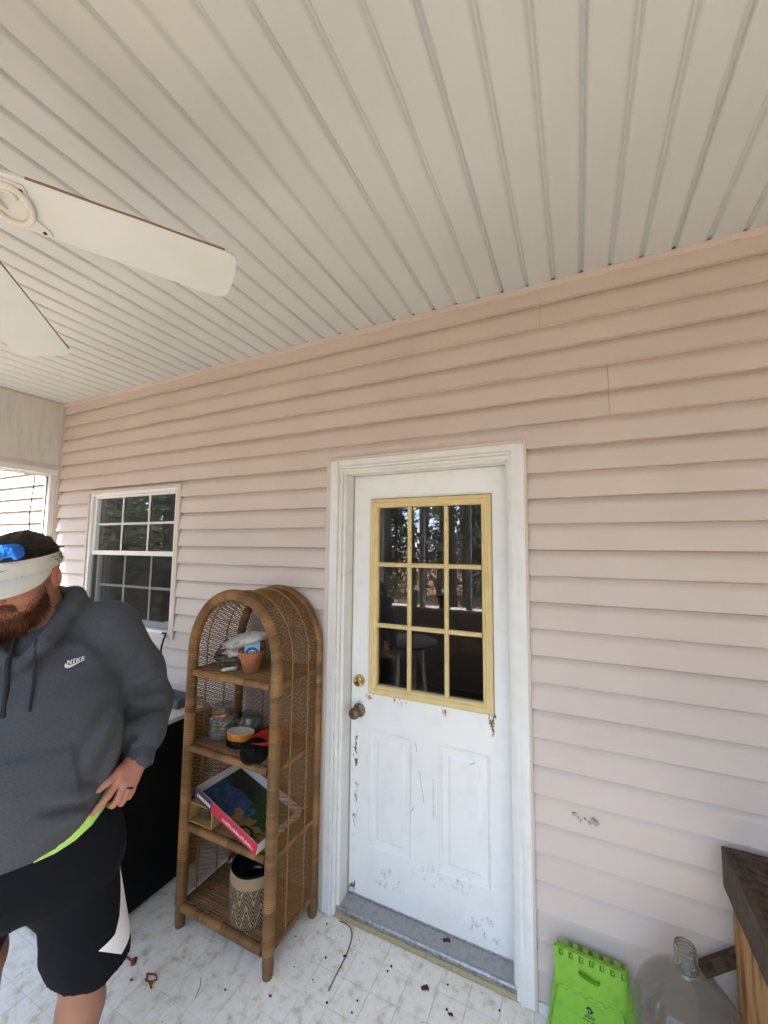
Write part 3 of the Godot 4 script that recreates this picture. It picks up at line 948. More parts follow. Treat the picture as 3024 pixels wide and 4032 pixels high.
# ---------------------------------------------------------------- ceiling fan
func build_fan() -> void:
	M.fan = mat(0.65, 0.675, 0.67, 0.4, 0.45)
	world_tex(M.fan, noise_tex(0.01, 4, [[0.0, Color(0.965, 0.96, 0.94)], [0.5, grey(0.99)], [1.0, grey(1.0)]], 512, 71), 1.0)
	M.rawedge = mat(0.20, 0.13, 0.07, 0.85)
	M.fangrey = mat(0.62, 0.61, 0.56, 0.4, 0.45)
	var hub = Vector3(-1.06, 2.33, 1.53)
	var f = thing("ceiling_fan", "white ceiling fan with chipped brown edged blades", "ceiling fan", hub)
	var b = MB.new()
	b.lathe([Vector2(0.0, -0.085), Vector2(0.045, -0.085), Vector2(0.075, -0.07), Vector2(0.085, -0.045), Vector2(0.085, -0.015), Vector2(0.10, 0.0), Vector2(0.135, 0.02), Vector2(0.15, 0.05), Vector2(0.15, 0.11), Vector2(0.13, 0.15), Vector2(0.06, 0.165), Vector2(0.02, 0.17)], 36)
	part("motor_housing", b, M.fangrey, f)
	var rod = MB.new()
	rod.tube([Vector3(0, 0.16, 0), Vector3(0, 0.42, 0)], 0.013, 12)
	part("downrod", rod, M.fangrey, f)
	var can = MB.new()
	can.lathe([Vector2(0.015, 0.355), Vector2(0.04, 0.36), Vector2(0.065, 0.39), Vector2(0.07, 0.428)], 28)
	part("canopy", can, M.fangrey, f)
	# azimuth from the hub, tip height
	var tips = [[Vector3(0.315, -0.01, -0.490), 0.585], [Vector3(-0.436, -0.068, -0.455), 0.63], [Vector3(-0.56, -0.05, 0.22), 0.6], [Vector3(0.07, -0.03, 0.595), 0.6], [Vector3(0.59, -0.01, 0.12), 0.6]]
	for e in tips:
		var tip: Vector3 = e[0]
		var out = tip.normalized()
		var flat = Vector3(out.x, 0, out.z).normalized()
		var side = Vector3(-flat.z, 0, flat.x)  # clockwise seen from above: the raised edge
		var pitch = deg_to_rad(12.0)
		var across = (side * cos(pitch) + Vector3.UP * sin(pitch)).normalized()
		var up = across.cross(out).normalized()
		if up.y < 0: up = -up
		var basis = Basis(out, up, across)
		var L: float = tip.length()
		var poly = PackedVector2Array()
		# outline in (along, across)
		for q in [[0.150, -0.052], [0.20, -0.058], [0.40, -0.066], [L - 0.03, -0.071], [L - 0.010, -0.066], [L, -0.050], [L + 0.004, 0.0], [L, 0.050], [L - 0.008, 0.066], [L - 0.028, 0.071], [0.40, 0.066], [0.20, 0.058], [0.150, 0.052]]:
			poly.append(Vector2(q[0], q[1]))
		var m = MB.new()
		m.xf = Transform3D(Basis(basis.x, basis.z, -basis.y), Vector3.ZERO)
		# prism works in x,y and depth z: x along, y across, z down
		m.prism(poly, -0.003, 0.003)
		var bl = part("blade", m, M.fan, f)
		# bare brown edge where the white foil has come off the raised side
		var ed = MB.new()
		ed.xf = Transform3D(basis, Vector3.ZERO)
		var pts = []
		for k in 15:
			var q = k / 14.0
			var a = lerpf(0.205, L - 0.030, q)
			pts.append(Vector3(a, sin(k * 7.3) * 0.0004, lerpf(0.0580, 0.0712, clampf((a - 0.2) / (L - 0.23), 0, 1)) + 0.0003 + 0.0004 * sin(k * 3.1)))
		ed.tube(pts, 0.0029, 6)
		part("chipped_edge", ed, M.rawedge, bl)
		# blade iron: arm, scrolled loop and the pointed foot with two screws
		var ir = MB.new()
		ir.xf = Transform3D(basis, Vector3.ZERO)
		ir.tube([Vector3(0.07, 0.01, 0), Vector3(0.10, -0.012, 0.0), Vector3(0.135, -0.014, 0.0), Vector3(0.16, -0.010, 0)], [0.014, 0.013, 0.012, 0.010], 10)
		var loop = []
		for k in 25:
			var a = TAU * k / 24.0
			loop.append(Vector3(0.178 + cos(a) * 0.030, -0.0085, -0.005 + sin(a) * 0.040))
		ir.tube(loop, 0.0068, 8, false)
		var loop2 = []
		for k in 19:
			var a = 0.4 + PI * 1.3 * k / 18.0
			loop2.append(Vector3(0.172 + cos(a) * 0.016, -0.010, 0.004 + sin(a) * 0.024))
		ir.tube(loop2, 0.005, 8)
		var foot = PackedVector2Array([Vector2(0.150, -0.050), Vector2(0.196, -0.048), Vector2(0.222, -0.058), Vector2(0.236, -0.052), Vector2(0.232, -0.042), Vector2(0.208, -0.020), Vector2(0.206, 0.030), Vector2(0.200, 0.046), Vector2(0.170, 0.046), Vector2(0.150, 0.03)])
		ir.xf = Transform3D(Basis(basis.x, basis.z, -basis.y), Vector3.ZERO)
		ir.prism(foot, 0.0032, 0.0068)
		var io = part("blade_iron", ir, M.fangrey, f)
		for q in [[0.196, 0.034], [0.222, -0.049]]:
			var sc = MB.new()
			sc.xf = Transform3D(Basis(basis.x, -basis.y, -basis.z), basis * Vector3(q[0], -0.0066, q[1]))
			sc.lathe([Vector2(0.004, 0.0), Vector2(0.0032, 0.0016), Vector2(0.0, 0.002)], 10)
			part("screw", sc, M.gap, io)

# ---------------------------------------------------------------- outdoors
func evergreen(p: Vector3, H: float, place: RandomNumberGenerator, label: String) -> void:
	var t = thing("evergreen_tree", label, "tree", p, place.randf() * TAU, "evergreens round the porch" if label.contains("left") else "evergreens behind the wood")
	var tr = MB.new()
	var lf = MB.new()
	tr.tube([Vector3.ZERO, Vector3(0, H * 0.5, 0), Vector3(0.1, H, 0)], [0.11, 0.07, 0.01], 7)
	for k in 44:
		var h = H * (0.04 + 0.94 * k / 44.0)
		var a = k * 2.4 + place.randf()
		var ln = (1.0 - h / H) * H * 0.27 + 0.25
		var d = Vector3(cos(a), 0.12, sin(a))
		tr.tube([Vector3(0, h, 0), Vector3(0, h, 0) + d * ln], [0.02, 0.004], 4, false)
		for q in 60:
			var f = Vector3(0, h, 0) + d * ln * place.randf_range(0.15, 1.08) + Vector3(place.randf_range(-0.3, 0.3), place.randf_range(-0.22, 0.18), place.randf_range(-0.3, 0.3))
			var u = Vector3(place.randf_range(-1, 1), place.randf_range(-0.6, 0.6), place.randf_range(-1, 1)).normalized() * 0.10
			var w = u.cross(Vector3(place.randf(), place.randf(), place.randf())).normalized() * 0.04
			lf.tri(f - u, f + w, f + u)
			lf.tri(f - u, f + u, f - w)
	part("trunk", tr, M.bark, t)
	part("crown", lf, M.leaf, t)

func build_outdoors() -> void:
	M.litter = mat(0.36, 0.265, 0.195, 0.95, 0.2)
	world_tex(M.litter, noise_tex(0.05, 5, [[0.0, Color(0.35, 0.28, 0.22)], [0.5, Color(0.8, 0.72, 0.62)], [1.0, grey(1.0)]], 1024, 81), 0.35)
	var g = MB.new()
	g.quad(Vector3(-160, -0.45, 160), Vector3(160, -0.45, 160), Vector3(160, -0.45, -160), Vector3(-160, -0.45, -160))
	tag(part("ground", g, M.litter), "", "", "", "structure")
	var mul := MB.new()  # unseen dark bed, added to cut light bounced onto the porch ceiling
	mul.quad(Vector3(-7.5, -0.444, 4.6), Vector3(-3.7, -0.444, 4.6), Vector3(-3.7, -0.444, 0.03), Vector3(-7.5, -0.444, 0.03))
	M.added_mulch = mat(0.07, 0.05, 0.036, 0.95, 0.2)
	world_tex(M.added_mulch, noise_tex(0.06, 4, [[0.0, grey(0.5)], [1.0, grey(1.0)]], 512, 83), 0.8)
	tag(part("added_mulch_bed", mul, M.added_mulch), "", "", "", "structure")
	M.bark = mat(0.10, 0.075, 0.055, 0.95, 0.2)
	M.leaf = mat(0.105, 0.105, 0.07, 0.7, 0.3)
	M.leaf.backlight_enabled = true
	M.leaf.backlight = lin(0.05, 0.06, 0.03)
	M.needle = mat(0.045, 0.065, 0.030, 0.8, 0.3)
	var spots = []
	var place = RandomNumberGenerator.new()
	place.seed = 20
	for k in 40:
		spots.append([Vector3(-17 + k * 0.8 + place.randf_range(-0.5, 0.5), -0.45, 9 + place.randf() * 14), place.randf_range(0.08, 0.22), place.randf_range(9, 16)])
	spots.append([Vector3(-5.8, -0.45, 10.5), 0.30, 17.0])
	for k in 7:
		spots.append([Vector3(-9 - place.randf() * 9, -0.45, -1 + k * 1.7), place.randf_range(0.08, 0.2), place.randf_range(9, 15)])
	for k in 8:
		spots.append([Vector3(8 + place.randf() * 9, -0.45, 1 + k * 1.7), place.randf_range(0.08, 0.2), place.randf_range(9, 15)])
	for s in spots:
		var p: Vector3 = s[0]
		if p.x < -5.5 and p.z < 0.5: continue
		var t = thing("woodland_tree", "slender tree with bare lower branches in the wood mirrored in the glass", "tree", p, place.randf() * TAU, "trees of the wood in front of the porch")
		var tr = MB.new()
		var lf = MB.new()
		var H: float = s[2]
		var lean = Vector3(place.randf_range(-0.05, 0.05), 1, place.randf_range(-0.05, 0.05))
		tr.tube([Vector3.ZERO, lean * H * 0.3, lean * H * 0.65 + Vector3(place.randf() * 0.3, 0, 0), lean * H], [s[1], s[1] * 0.8, s[1] * 0.5, 0.02], 8)
		for k in 26:
			var h = H * (0.08 + 0.9 * k / 26.0)
			var a = place.randf() * TAU
			var d = Vector3(cos(a), place.randf_range(0.1, 0.7), sin(a))
			var ln = (0.5 + place.randf() * 1.4) * (1.15 - 0.6 * h / H)
			var b0 = lean * h
			tr.tube([b0, b0 + d * ln * 0.5 + Vector3(0, 0.1, 0), b0 + d * ln + Vector3(0, place.randf_range(-0.1, 0.35), 0)], [s[1] * 0.22, s[1] * 0.14, 0.006], 5, false)
			for q in (40 if h < 4.2 else 5):
				var f = b0 + d * ln * place.randf_range(0.25, 1.15) + Vector3(place.randf_range(-0.5, 0.5), place.randf_range(-0.3, 0.3), place.randf_range(-0.5, 0.5))
				var u = Vector3(place.randf_range(-1, 1), place.randf_range(-1, 1), place.randf_range(-1, 1)).normalized() * 0.13
				var w = u.cross(Vector3(place.randf(), place.randf(), place.randf())).normalized() * 0.06
				lf.tri(f - u, f + w, f + u)
				lf.tri(f - u, f + u, f - w)
		part("trunk", tr, M.bark, t)
		part("crown", lf, M.leaf if place.randf() < 0.6 else M.needle, t)
	# dense evergreens on the left, mirrored in the window
	for k in 18:
		var p = Vector3(-8.5 - (k % 6) * 1.6 - place.randf(), -0.45, 1.8 + (k / 6) * 3.4 + place.randf_range(-0.8, 0.8))
		evergreen(p, 4.5 + place.randf() * 3.0, place, "dense dark evergreen standing left of the porch end")
	for k in 6:
		evergreen(Vector3(-11 + k * 1.7 + place.randf_range(-0.5, 0.5), -0.45, 13 + place.randf() * 6), 3.0 + place.randf() * 2.4, place, "dense evergreen at the back of the wood mirrored in the door")
	# undergrowth
	for k in 34:
		var p = Vector3(-14 + k * 0.6 + place.randf_range(-0.6, 0.6), -0.45, 5.6 + place.randf() * 6)
		var t = thing("shrub", "low twiggy shrub in the litter outside the porch screens", "shrub", p, 0.0, "shrubs outside the porch screens")
		var st = MB.new()
		var lf = MB.new()
		for q in 10:
			var a = place.randf() * TAU
			var tip = Vector3(cos(a) * 0.6, 0.7 + place.randf() * 0.9, sin(a) * 0.6)
			st.tube([Vector3.ZERO, tip * 0.5 + Vector3(0, 0.1, 0), tip], [0.012, 0.008, 0.003], 4, false)
			for z in 22:
				var f = tip * place.randf_range(0.4, 1.1) + Vector3(place.randf_range(-0.25, 0.25), place.randf_range(-0.2, 0.2), place.randf_range(-0.25, 0.25))
				var u = Vector3(place.randf_range(-1, 1), place.randf_range(-1, 1), place.randf_range(-1, 1)).normalized() * 0.05
				var w = u.cross(Vector3(place.randf(), place.randf(), place.randf())).normalized() * 0.028
				lf.tri(f - u, f + w, f + u)
				lf.tri(f - u, f + u, f - w)
		part("stem", st, M.bark, t)
		part("foliage", lf, M.leaf, t)
	# the neighbour's house
	var nb = thing("neighbour_house", "white house with a grey gabled roof beyond the wood", "house", Vector3(-4.5, -0.45, 30))
	M.rooftile = mat(0.16, 0.175, 0.20, 0.9, 0.3)
	boxpart("wall", Vector3(-4, 0, 0), Vector3(5, 2.5, 6), M.white, nb, 0.0)
	var rf = MB.new()
	rf.quad(Vector3(-4.5, 2.3, -0.6), Vector3(-4.5, 5.2, 3.0), Vector3(5.5, 5.2, 3.0), Vector3(5.5, 2.3, -0.6))
	rf.quad(Vector3(5.5, 2.3, 6.6), Vector3(5.5, 5.2, 3.0), Vector3(-4.5, 5.2, 3.0), Vector3(-4.5, 2.3, 6.6))
	part("roof", rf, M.rooftile, nb)
	boxpart("fascia", Vector3(-4.5, 2.15, -0.66), Vector3(5.5, 2.32, -0.601), M.white, nb, 0.0)
	var gb = MB.new()
	gb.tri(Vector3(1.0, 3.0, -0.3), Vector3(-0.4, 4.9, -0.3), Vector3(-1.8, 3.0, -0.3))
	gb.quad(Vector3(-1.8, 3.0, -0.3), Vector3(-0.4, 4.9, -0.3), Vector3(-0.4, 4.9, 3.0), Vector3(-1.8, 3.0, 1.0))
	part("gable", gb, M.white, nb)
	for x in [-3.0, 0.2, 3.0]:
		boxpart("window", Vector3(x - 0.4, 0.9, -0.03), Vector3(x + 0.4, 2.0, -0.002), M.gap, nb, 0.0)
	# porch things seen only in the glass: pots on the sill, a round table
	var pot = MB.new()
	pot.lathe([Vector2(0.0, 0.0), Vector2(0.042, 0.0), Vector2(0.055, 0.14), Vector2(0.060, 0.14), Vector2(0.060, 0.155), Vector2(0.053, 0.155), Vector2(0.048, 0.13), Vector2(0.0, 0.13)], 20)
	var po = part("sill_pot", pot, M.black)
	po.position = Vector3(-1.53, 0.9355, ZF + 0.03)
	tag(po, "black plastic pot on the front sill, mirrored in the middle door pane", "pot")
	var bk = MB.new()
	bk.lathe([Vector2(0.0, 0.0), Vector2(0.055, 0.0), Vector2(0.065, 0.19), Vector2(0.070, 0.19), Vector2(0.070, 0.20), Vector2(0.060, 0.20), Vector2(0.056, 0.17), Vector2(0.0, 0.17)], 20)
	var bo = part("sill_bucket", bk, M.post)
	bo.position = Vector3(-1.92, 0.9355, ZF + 0.03)
	tag(bo, "grey bucket on the front sill, mirrored in the left door pane", "bucket")
	var tb = thing("round_table", "round grey plastic table on the porch, mirrored in the door glass", "table", Vector3(-1.62, 0, 2.05))
	var tt = MB.new()
	tt.lathe([Vector2(0.0, 0.695), Vector2(0.30, 0.695), Vector2(0.325, 0.70), Vector2(0.33, 0.712), Vector2(0.322, 0.722), Vector2(0.0, 0.722)], 40)
	M.greytable = mat(0.035, 0.035, 0.037, 0.9, 0.2)
	part("table_top", tt, M.greytable, tb)
	for k in 4:
		var a = PI / 4 + k * PI / 2
		var lg = MB.new()
		lg.tube([Vector3(cos(a) * 0.17, 0.70, sin(a) * 0.17), Vector3(cos(a) * 0.25, 0.0, sin(a) * 0.25)], [0.022, 0.016], 8)
		part("leg", lg, M.post, tb)
	var rug := MB.new()
	rug.box(Vector3(-2.9, 0.001, 2.15), Vector3(1.2, 0.009, 2.95), 0.003)
	M.rug = mat(0.045, 0.04, 0.038, 0.95, 0.2)  # added dark sheet that dims the lower panes and the bounced light
	tag(part("added_rug", rug, M.rug), "unseen dark rug added along the porch front to darken the lower door panes", "rug")

# ---------------------------------------------------------------- wicker shelf
const SX := -1.3845      # middle of the shelf
const SA := 0.2475       # half its width, to the middle of the poles
const SY := 1.17         # where the arch springs
const SB := 0.281        # rise of the arch
const ZB := 0.055        # back arch
const ZS := 0.352        # front arch

# a point of the arch outline at distance s from the foot of the left pole
func arch_at(s: float) -> Vector2:
	if s < SY:
		return Vector2(SX - SA, s)
	var n = arch_len()
	if s > SY + n:
		return Vector2(SX + SA, SY - (s - SY - n))
	var a = PI - PI * (s - SY) / n
	return Vector2(SX + SA * cos(a), SY + SB * sin(a))

func arch_len() -> float:
	return PI * (3.0 * (SA + SB) - sqrt((3.0 * SA + SB) * (SA + 3.0 * SB))) / 2.0

func wrapped(mb: MB, pts: Array, r0: float, chev := 0.0) -> void:
	# cane wound round a pole: three rings for every turn, each turn a shade of its own
	var out = []
	var rad = []
	var cols = []
	var run = 0.0
	var pitch = 0.0078
	var len_all = 0.0
	for i in pts.size() - 1:
		len_all += (pts[i + 1] - pts[i]).length()
	var turns = int(len_all / pitch)
	var tone = 0.8
	var seg = 0
	var seg_start = 0.0
	for k in turns * 3:
		var s = (k / 3 + (k % 3) * 0.33) * pitch
		while seg < pts.size() - 2 and s > seg_start + (pts[seg + 1] - pts[seg]).length():
			seg_start += (pts[seg + 1] - pts[seg]).length()
			seg += 1
		var q: float = (s - seg_start) / maxf(1e-6, (pts[seg + 1] - pts[seg]).length())
		out.append(pts[seg].lerp(pts[seg + 1], q))
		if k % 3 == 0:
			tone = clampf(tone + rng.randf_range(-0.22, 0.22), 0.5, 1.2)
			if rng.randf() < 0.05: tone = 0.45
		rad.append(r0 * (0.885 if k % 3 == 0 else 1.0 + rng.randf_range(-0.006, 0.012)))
		var cc = Color(0.325, 0.168, 0.054) * tone if k % 3 else Color(0.14, 0.068, 0.024)  # valley rings coloured darker: painted shade between the turns
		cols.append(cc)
	mb.colored = true
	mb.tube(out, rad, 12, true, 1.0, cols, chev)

func strand(mb: MB, pts: Array, r: float) -> void:
	mb.tube(pts, r, 4, false)

func build_shelf() -> void:
	M.cane = StandardMaterial3D.new()
	M.cane.vertex_color_use_as_albedo = true
	M.cane.roughness = 0.5
	M.cane.metallic_specular = 0.45
	M.strand = mat(0.275, 0.145, 0.050, 0.6, 0.4)
	M.foot = mat(0.17, 0.095, 0.042, 0.6, 0.4)
	var t = thing("wicker_shelf", "brown wicker shelf stand with arched top and four shelves left of the door", "shelf")
	var total = 2.0 * SY + arch_len()
	for z in [ZS, ZB]:
		var pts = []
		for k in 121:
			var s = lerpf(0.085, total - 0.085, k / 120.0)
			var p = arch_at(s)
			pts.append(Vector3(p.x, p.y, z))
		var mb = MB.new()
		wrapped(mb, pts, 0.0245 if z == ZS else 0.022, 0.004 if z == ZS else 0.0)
		part("front_arch" if z == ZS else "back_arch", mb, M.cane, t)
		for sx in [-1.0, 1.0]:
			var ft = MB.new()
			ft.tube([Vector3(SX + sx * SA, 0.0, z), Vector3(SX + sx * SA, 0.012, z), Vector3(SX + sx * SA, 0.055, z), Vector3(SX + sx * SA, 0.09, z)], [0.019, 0.0205, 0.0225, 0.0215], 14)
			part("foot", ft, M.foot, t)
	# shelves: wound front rail, side rails and a mat of split cane
	for y in [1.085, 0.752, 0.417, 0.083]:
		var low: bool = y < 0.2
		var sh = Node3D.new()
		sh.name = "shelf_board"
		t.add_child(sh, true)
		var rail = MB.new()
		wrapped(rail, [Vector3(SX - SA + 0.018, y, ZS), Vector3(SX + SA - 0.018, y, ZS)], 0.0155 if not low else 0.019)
		part("front_rail", rail, M.cane, sh)
		var rail2 = MB.new()
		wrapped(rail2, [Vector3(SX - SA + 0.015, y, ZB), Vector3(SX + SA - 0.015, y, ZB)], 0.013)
		part("back_rail", rail2, M.cane, sh)
		for sx in [-1.0, 1.0]:
			var sr = MB.new()
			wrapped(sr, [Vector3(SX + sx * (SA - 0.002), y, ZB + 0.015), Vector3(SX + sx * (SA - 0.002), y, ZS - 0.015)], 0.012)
			part("side_rail", sr, M.cane, sh)
		var slats = MB.new()
		slats.colored = true
		var nz = 46
		for k in nz:
			var z = lerpf(ZB + 0.012, ZS - 0.016, (k + 0.5) / nz)
			var tone = rng.randf_range(0.55, 1.15)
			slats.col = Color(0.27, 0.14, 0.050) * tone
			var yy = y + 0.0125 + rng.randf_range(-0.0008, 0.0008)
			var pp = []
			for q in 7:
				pp.append(Vector3(lerpf(SX - SA + 0.008, SX + SA - 0.008, q / 6.0), yy + (0.0010 if (q + k) % 2 else -0.0010), z + rng.randf_range(-0.0006, 0.0006)))
			slats.tube(pp, 0.0031, 5, false, 0.55)
		tag(part("cane_mat", slats, M.cane, sh), "", "", "", "stuff")
		var ties = MB.new()
		for q in 5:
			var x = lerpf(SX - SA + 0.06, SX + SA - 0.06, q / 4.0)
			ties.box(Vector3(x - 0.002, y - 0.002, ZB), Vector3(x + 0.002, y + 0.0105, ZS - 0.01))
		part("batten", ties, M.strand, sh)
	# woven sides and barrel top: two sets of slanting strands
	var weave = MB.new()
	var s0 = 0.105
	var s1 = total - 0.105
	var dz = ZS - ZB - 0.03
	for set_ in 2:
		var k = 0
		var s = s0 - 0.16
		while s < s1 + 0.02:
			var pp = []
			for q in 9:
				var f = q / 8.0
				var ss = s + (f if set_ == 0 else 1.0 - f) * 0.135 + rng.randf_range(-0.0012, 0.0012)
				if ss < s0 or ss > s1: continue
				var p = arch_at(ss)
				var nrm = Vector2(p.x - SX, 0.0).normalized() if ss < SY or ss > total - SY else (p - Vector2(SX, SY)).normalized()
				var off = (0.0012 if set_ == 0 else -0.0012)
				p += nrm * (0.004 + off)
				pp.append(Vector3(p.x, p.y, ZB + 0.015 + dz * f))
			if pp.size() > 1:
				strand(weave, pp, 0.0015)
			s += 0.0175
			k += 1
	# shallow cross strands
	var s2 = s0
	while s2 < s1:
		var pp = []
		for q in 5:
			var p = arch_at(s2 + 0.002 * sin(q * 2.0))
			var nrm = Vector2(p.x - SX, 0.0).normalized() if s2 < SY or s2 > total - SY else (p - Vector2(SX, SY)).normalized()
			p += nrm * 0.0066
			pp.append(Vector3(p.x, p.y, ZB + 0.015 + dz * q / 4.0))
		strand(weave, pp, 0.0017)
		s2 += 0.0102
	tag(part("side_weave", weave, M.strand, t), "", "", "", "stuff")
	for z in [0.147, 0.262]:
		var rp = []
		for k in 81:
			var s = lerpf(0.09, total - 0.09, k / 80.0)
			var p = arch_at(s)
			var nrm = Vector2(p.x - SX, 0.0).normalized() if s < SY or s > total - SY else (p - Vector2(SX, SY)).normalized()
			p += nrm * 0.0105
			rp.append(Vector3(p.x, p.y, z))
		var rm = MB.new()
		rm.tube(rp, 0.0036, 7)
		part("hoop_rod", rm, M.strand, t)
	# woven back
	var back = MB.new()
	for set_ in 2:
		var dirn = Vector2(0.78, 0.62) if set_ == 0 else Vector2(0.78, -0.62)
		var perp = Vector2(-dirn.y, dirn.x)
		for k in range(-130, 130):
			var base = Vector2(SX, 0.75) + perp * (k * 0.0175)
			var run = []
			for q in range(-100, 101):
				var p = base + dirn * (q * 0.016)
				var inside = absf(p.x - SX) < SA and p.y > 0.1 and p.y < SY
				if p.y >= SY:
					inside = pow((p.x - SX) / SA, 2) + pow((p.y - SY) / SB, 2) < 1.0
				if inside:
					run.append(Vector3(p.x, p.y, ZB - 0.004 + (0.0012 if (q + set_) % 2 else -0.0012)))
			if run.size() > 1:
				strand(back, [run[0], run[run.size() / 2], run[run.size() - 1]] if run.size() > 2 else run, 0.0019)
	tag(part("back_weave", back, M.strand, t), "", "", "", "stuff")
	for x in [SX - 0.09, SX + 0.09]:
		var rm = MB.new()
		rm.tube([Vector3(x, 0.09, ZB - 0.008), Vector3(x, SY + 0.24, ZB - 0.008)], 0.0034, 7)
		part("back_rod", rm, M.strand, t)

# ---------------------------------------------------------------- things on the shelves
func seed_picture() -> ImageTexture:
	var im = Image.create(96, 120, false, Image.FORMAT_RGB8)
	var f = FastNoiseLite.new()
	f.frequency = 0.09
	f.seed = 3
	for y in 120:
		for x in 96:
			var c = Color(0.55, 0.78, 0.86)
			var d = Vector2(x - 48, (y - 78) * 1.0).length()
			if d < 44 and d > 30 and y < 72: c = Color(0.13, 0.30, 0.58)
			elif d <= 30 or y > 66:
				c = Color(0.86, 0.87, 0.88)
				var nz = f.get_noise_2d(x, y)
				if Vector2(x - 48, y - 80).length() < 24 and nz > -0.1: c = Color(0.30, 0.16, 0.26) if nz > 0.1 else Color(0.55, 0.35, 0.45)
			if x < 3 or x > 92 or y < 3: c = Color(0.78, 0.87, 0.9)
			im.set_pixel(x, y, c)
	return ImageTexture.create_from_image(im)

func puzzle_picture() -> ImageTexture:
	# print of the puzzle box: lake, dark wood, green fronds and a sandy path
	var im = Image.create(256, 192, false, Image.FORMAT_RGB8)
	var f = FastNoiseLite.new()
	f.frequency = 0.03
	f.seed = 12
	f.fractal_octaves = 6
	var g = FastNoiseLite.new()
	g.frequency = 0.25
	g.seed = 4
	for y in 192:
		for x in 256:
			var nz = f.get_noise_2d(x, y)
			var fz = g.get_noise_2d(x * 1.0, y * 0.5)
			var c = Color(0.16, 0.22, 0.34).lerp(Color(0.27, 0.35, 0.46), clampf(0.5 + nz, 0, 1))
			if y < 70 + nz * 40: c = Color(0.12, 0.14, 0.08).lerp(Color(0.20, 0.22, 0.10), clampf(0.5 + fz, 0, 1))
			if x > 140 + nz * 50 + (y - 96) * 0.3 and y < 135 + nz * 30: c = Color(0.06, 0.12, 0.05).lerp(Color(0.24, 0.40, 0.22), clampf(0.5 + fz * 1.3, 0, 1))
			if x > 120 + nz * 30 and y > 125 + nz * 30: c = Color(0.45, 0.34, 0.22).lerp(Color(0.62, 0.5, 0.34), clampf(0.5 + fz, 0, 1))
			var r1 = Vector2(x - 190, (y - 165) * 1.2).length()
			if r1 < 24 and r1 > 15: c = Color(0.10, 0.14, 0.06)
			var r2 = Vector2(x - 235, (y - 150) * 1.2).length()
			if r2 < 24 and r2 > 15: c = Color(0.30, 0.36, 0.10)
			im.set_pixel(x, y, c)
	return ImageTexture.create_from_image(im)

func chevron_picture() -> ImageTexture:
	var im = Image.create(512, 256, false, Image.FORMAT_RGB8)
	for y in 256:
		for x in 512:
			var c = Color(0.62, 0.54, 0.42)
			if y > 48:
				# diamonds filled with nested chevrons
				var u = fmod(x / 46.5, 1.0)
				var v = fmod((y - 48) / 110.0, 1.0)
				var a = absf(u - 0.5) * 2.0
				var w = v + a * 0.5
				var band = fmod(w * 7.0 + 8.0, 1.0)
				var edge = absf(fmod(v + a, 1.0) - 0.5)
				if band < 0.52: c = Color(0.13, 0.115, 0.10)
				if edge < 0.075: c = Color(0.62, 0.54, 0.42)
				c = c.lerp(Color(0.4, 0.34, 0.27), 0.12)
			im.set_pixel(x, y, c)
	return ImageTexture.create_from_image(im)

func texmat(t: Texture2D, rough := 0.7, spec := 0.4) -> StandardMaterial3D:
	var m = StandardMaterial3D.new()
	m.albedo_texture = t
	m.roughness = rough
	m.metallic_specular = spec
	return m

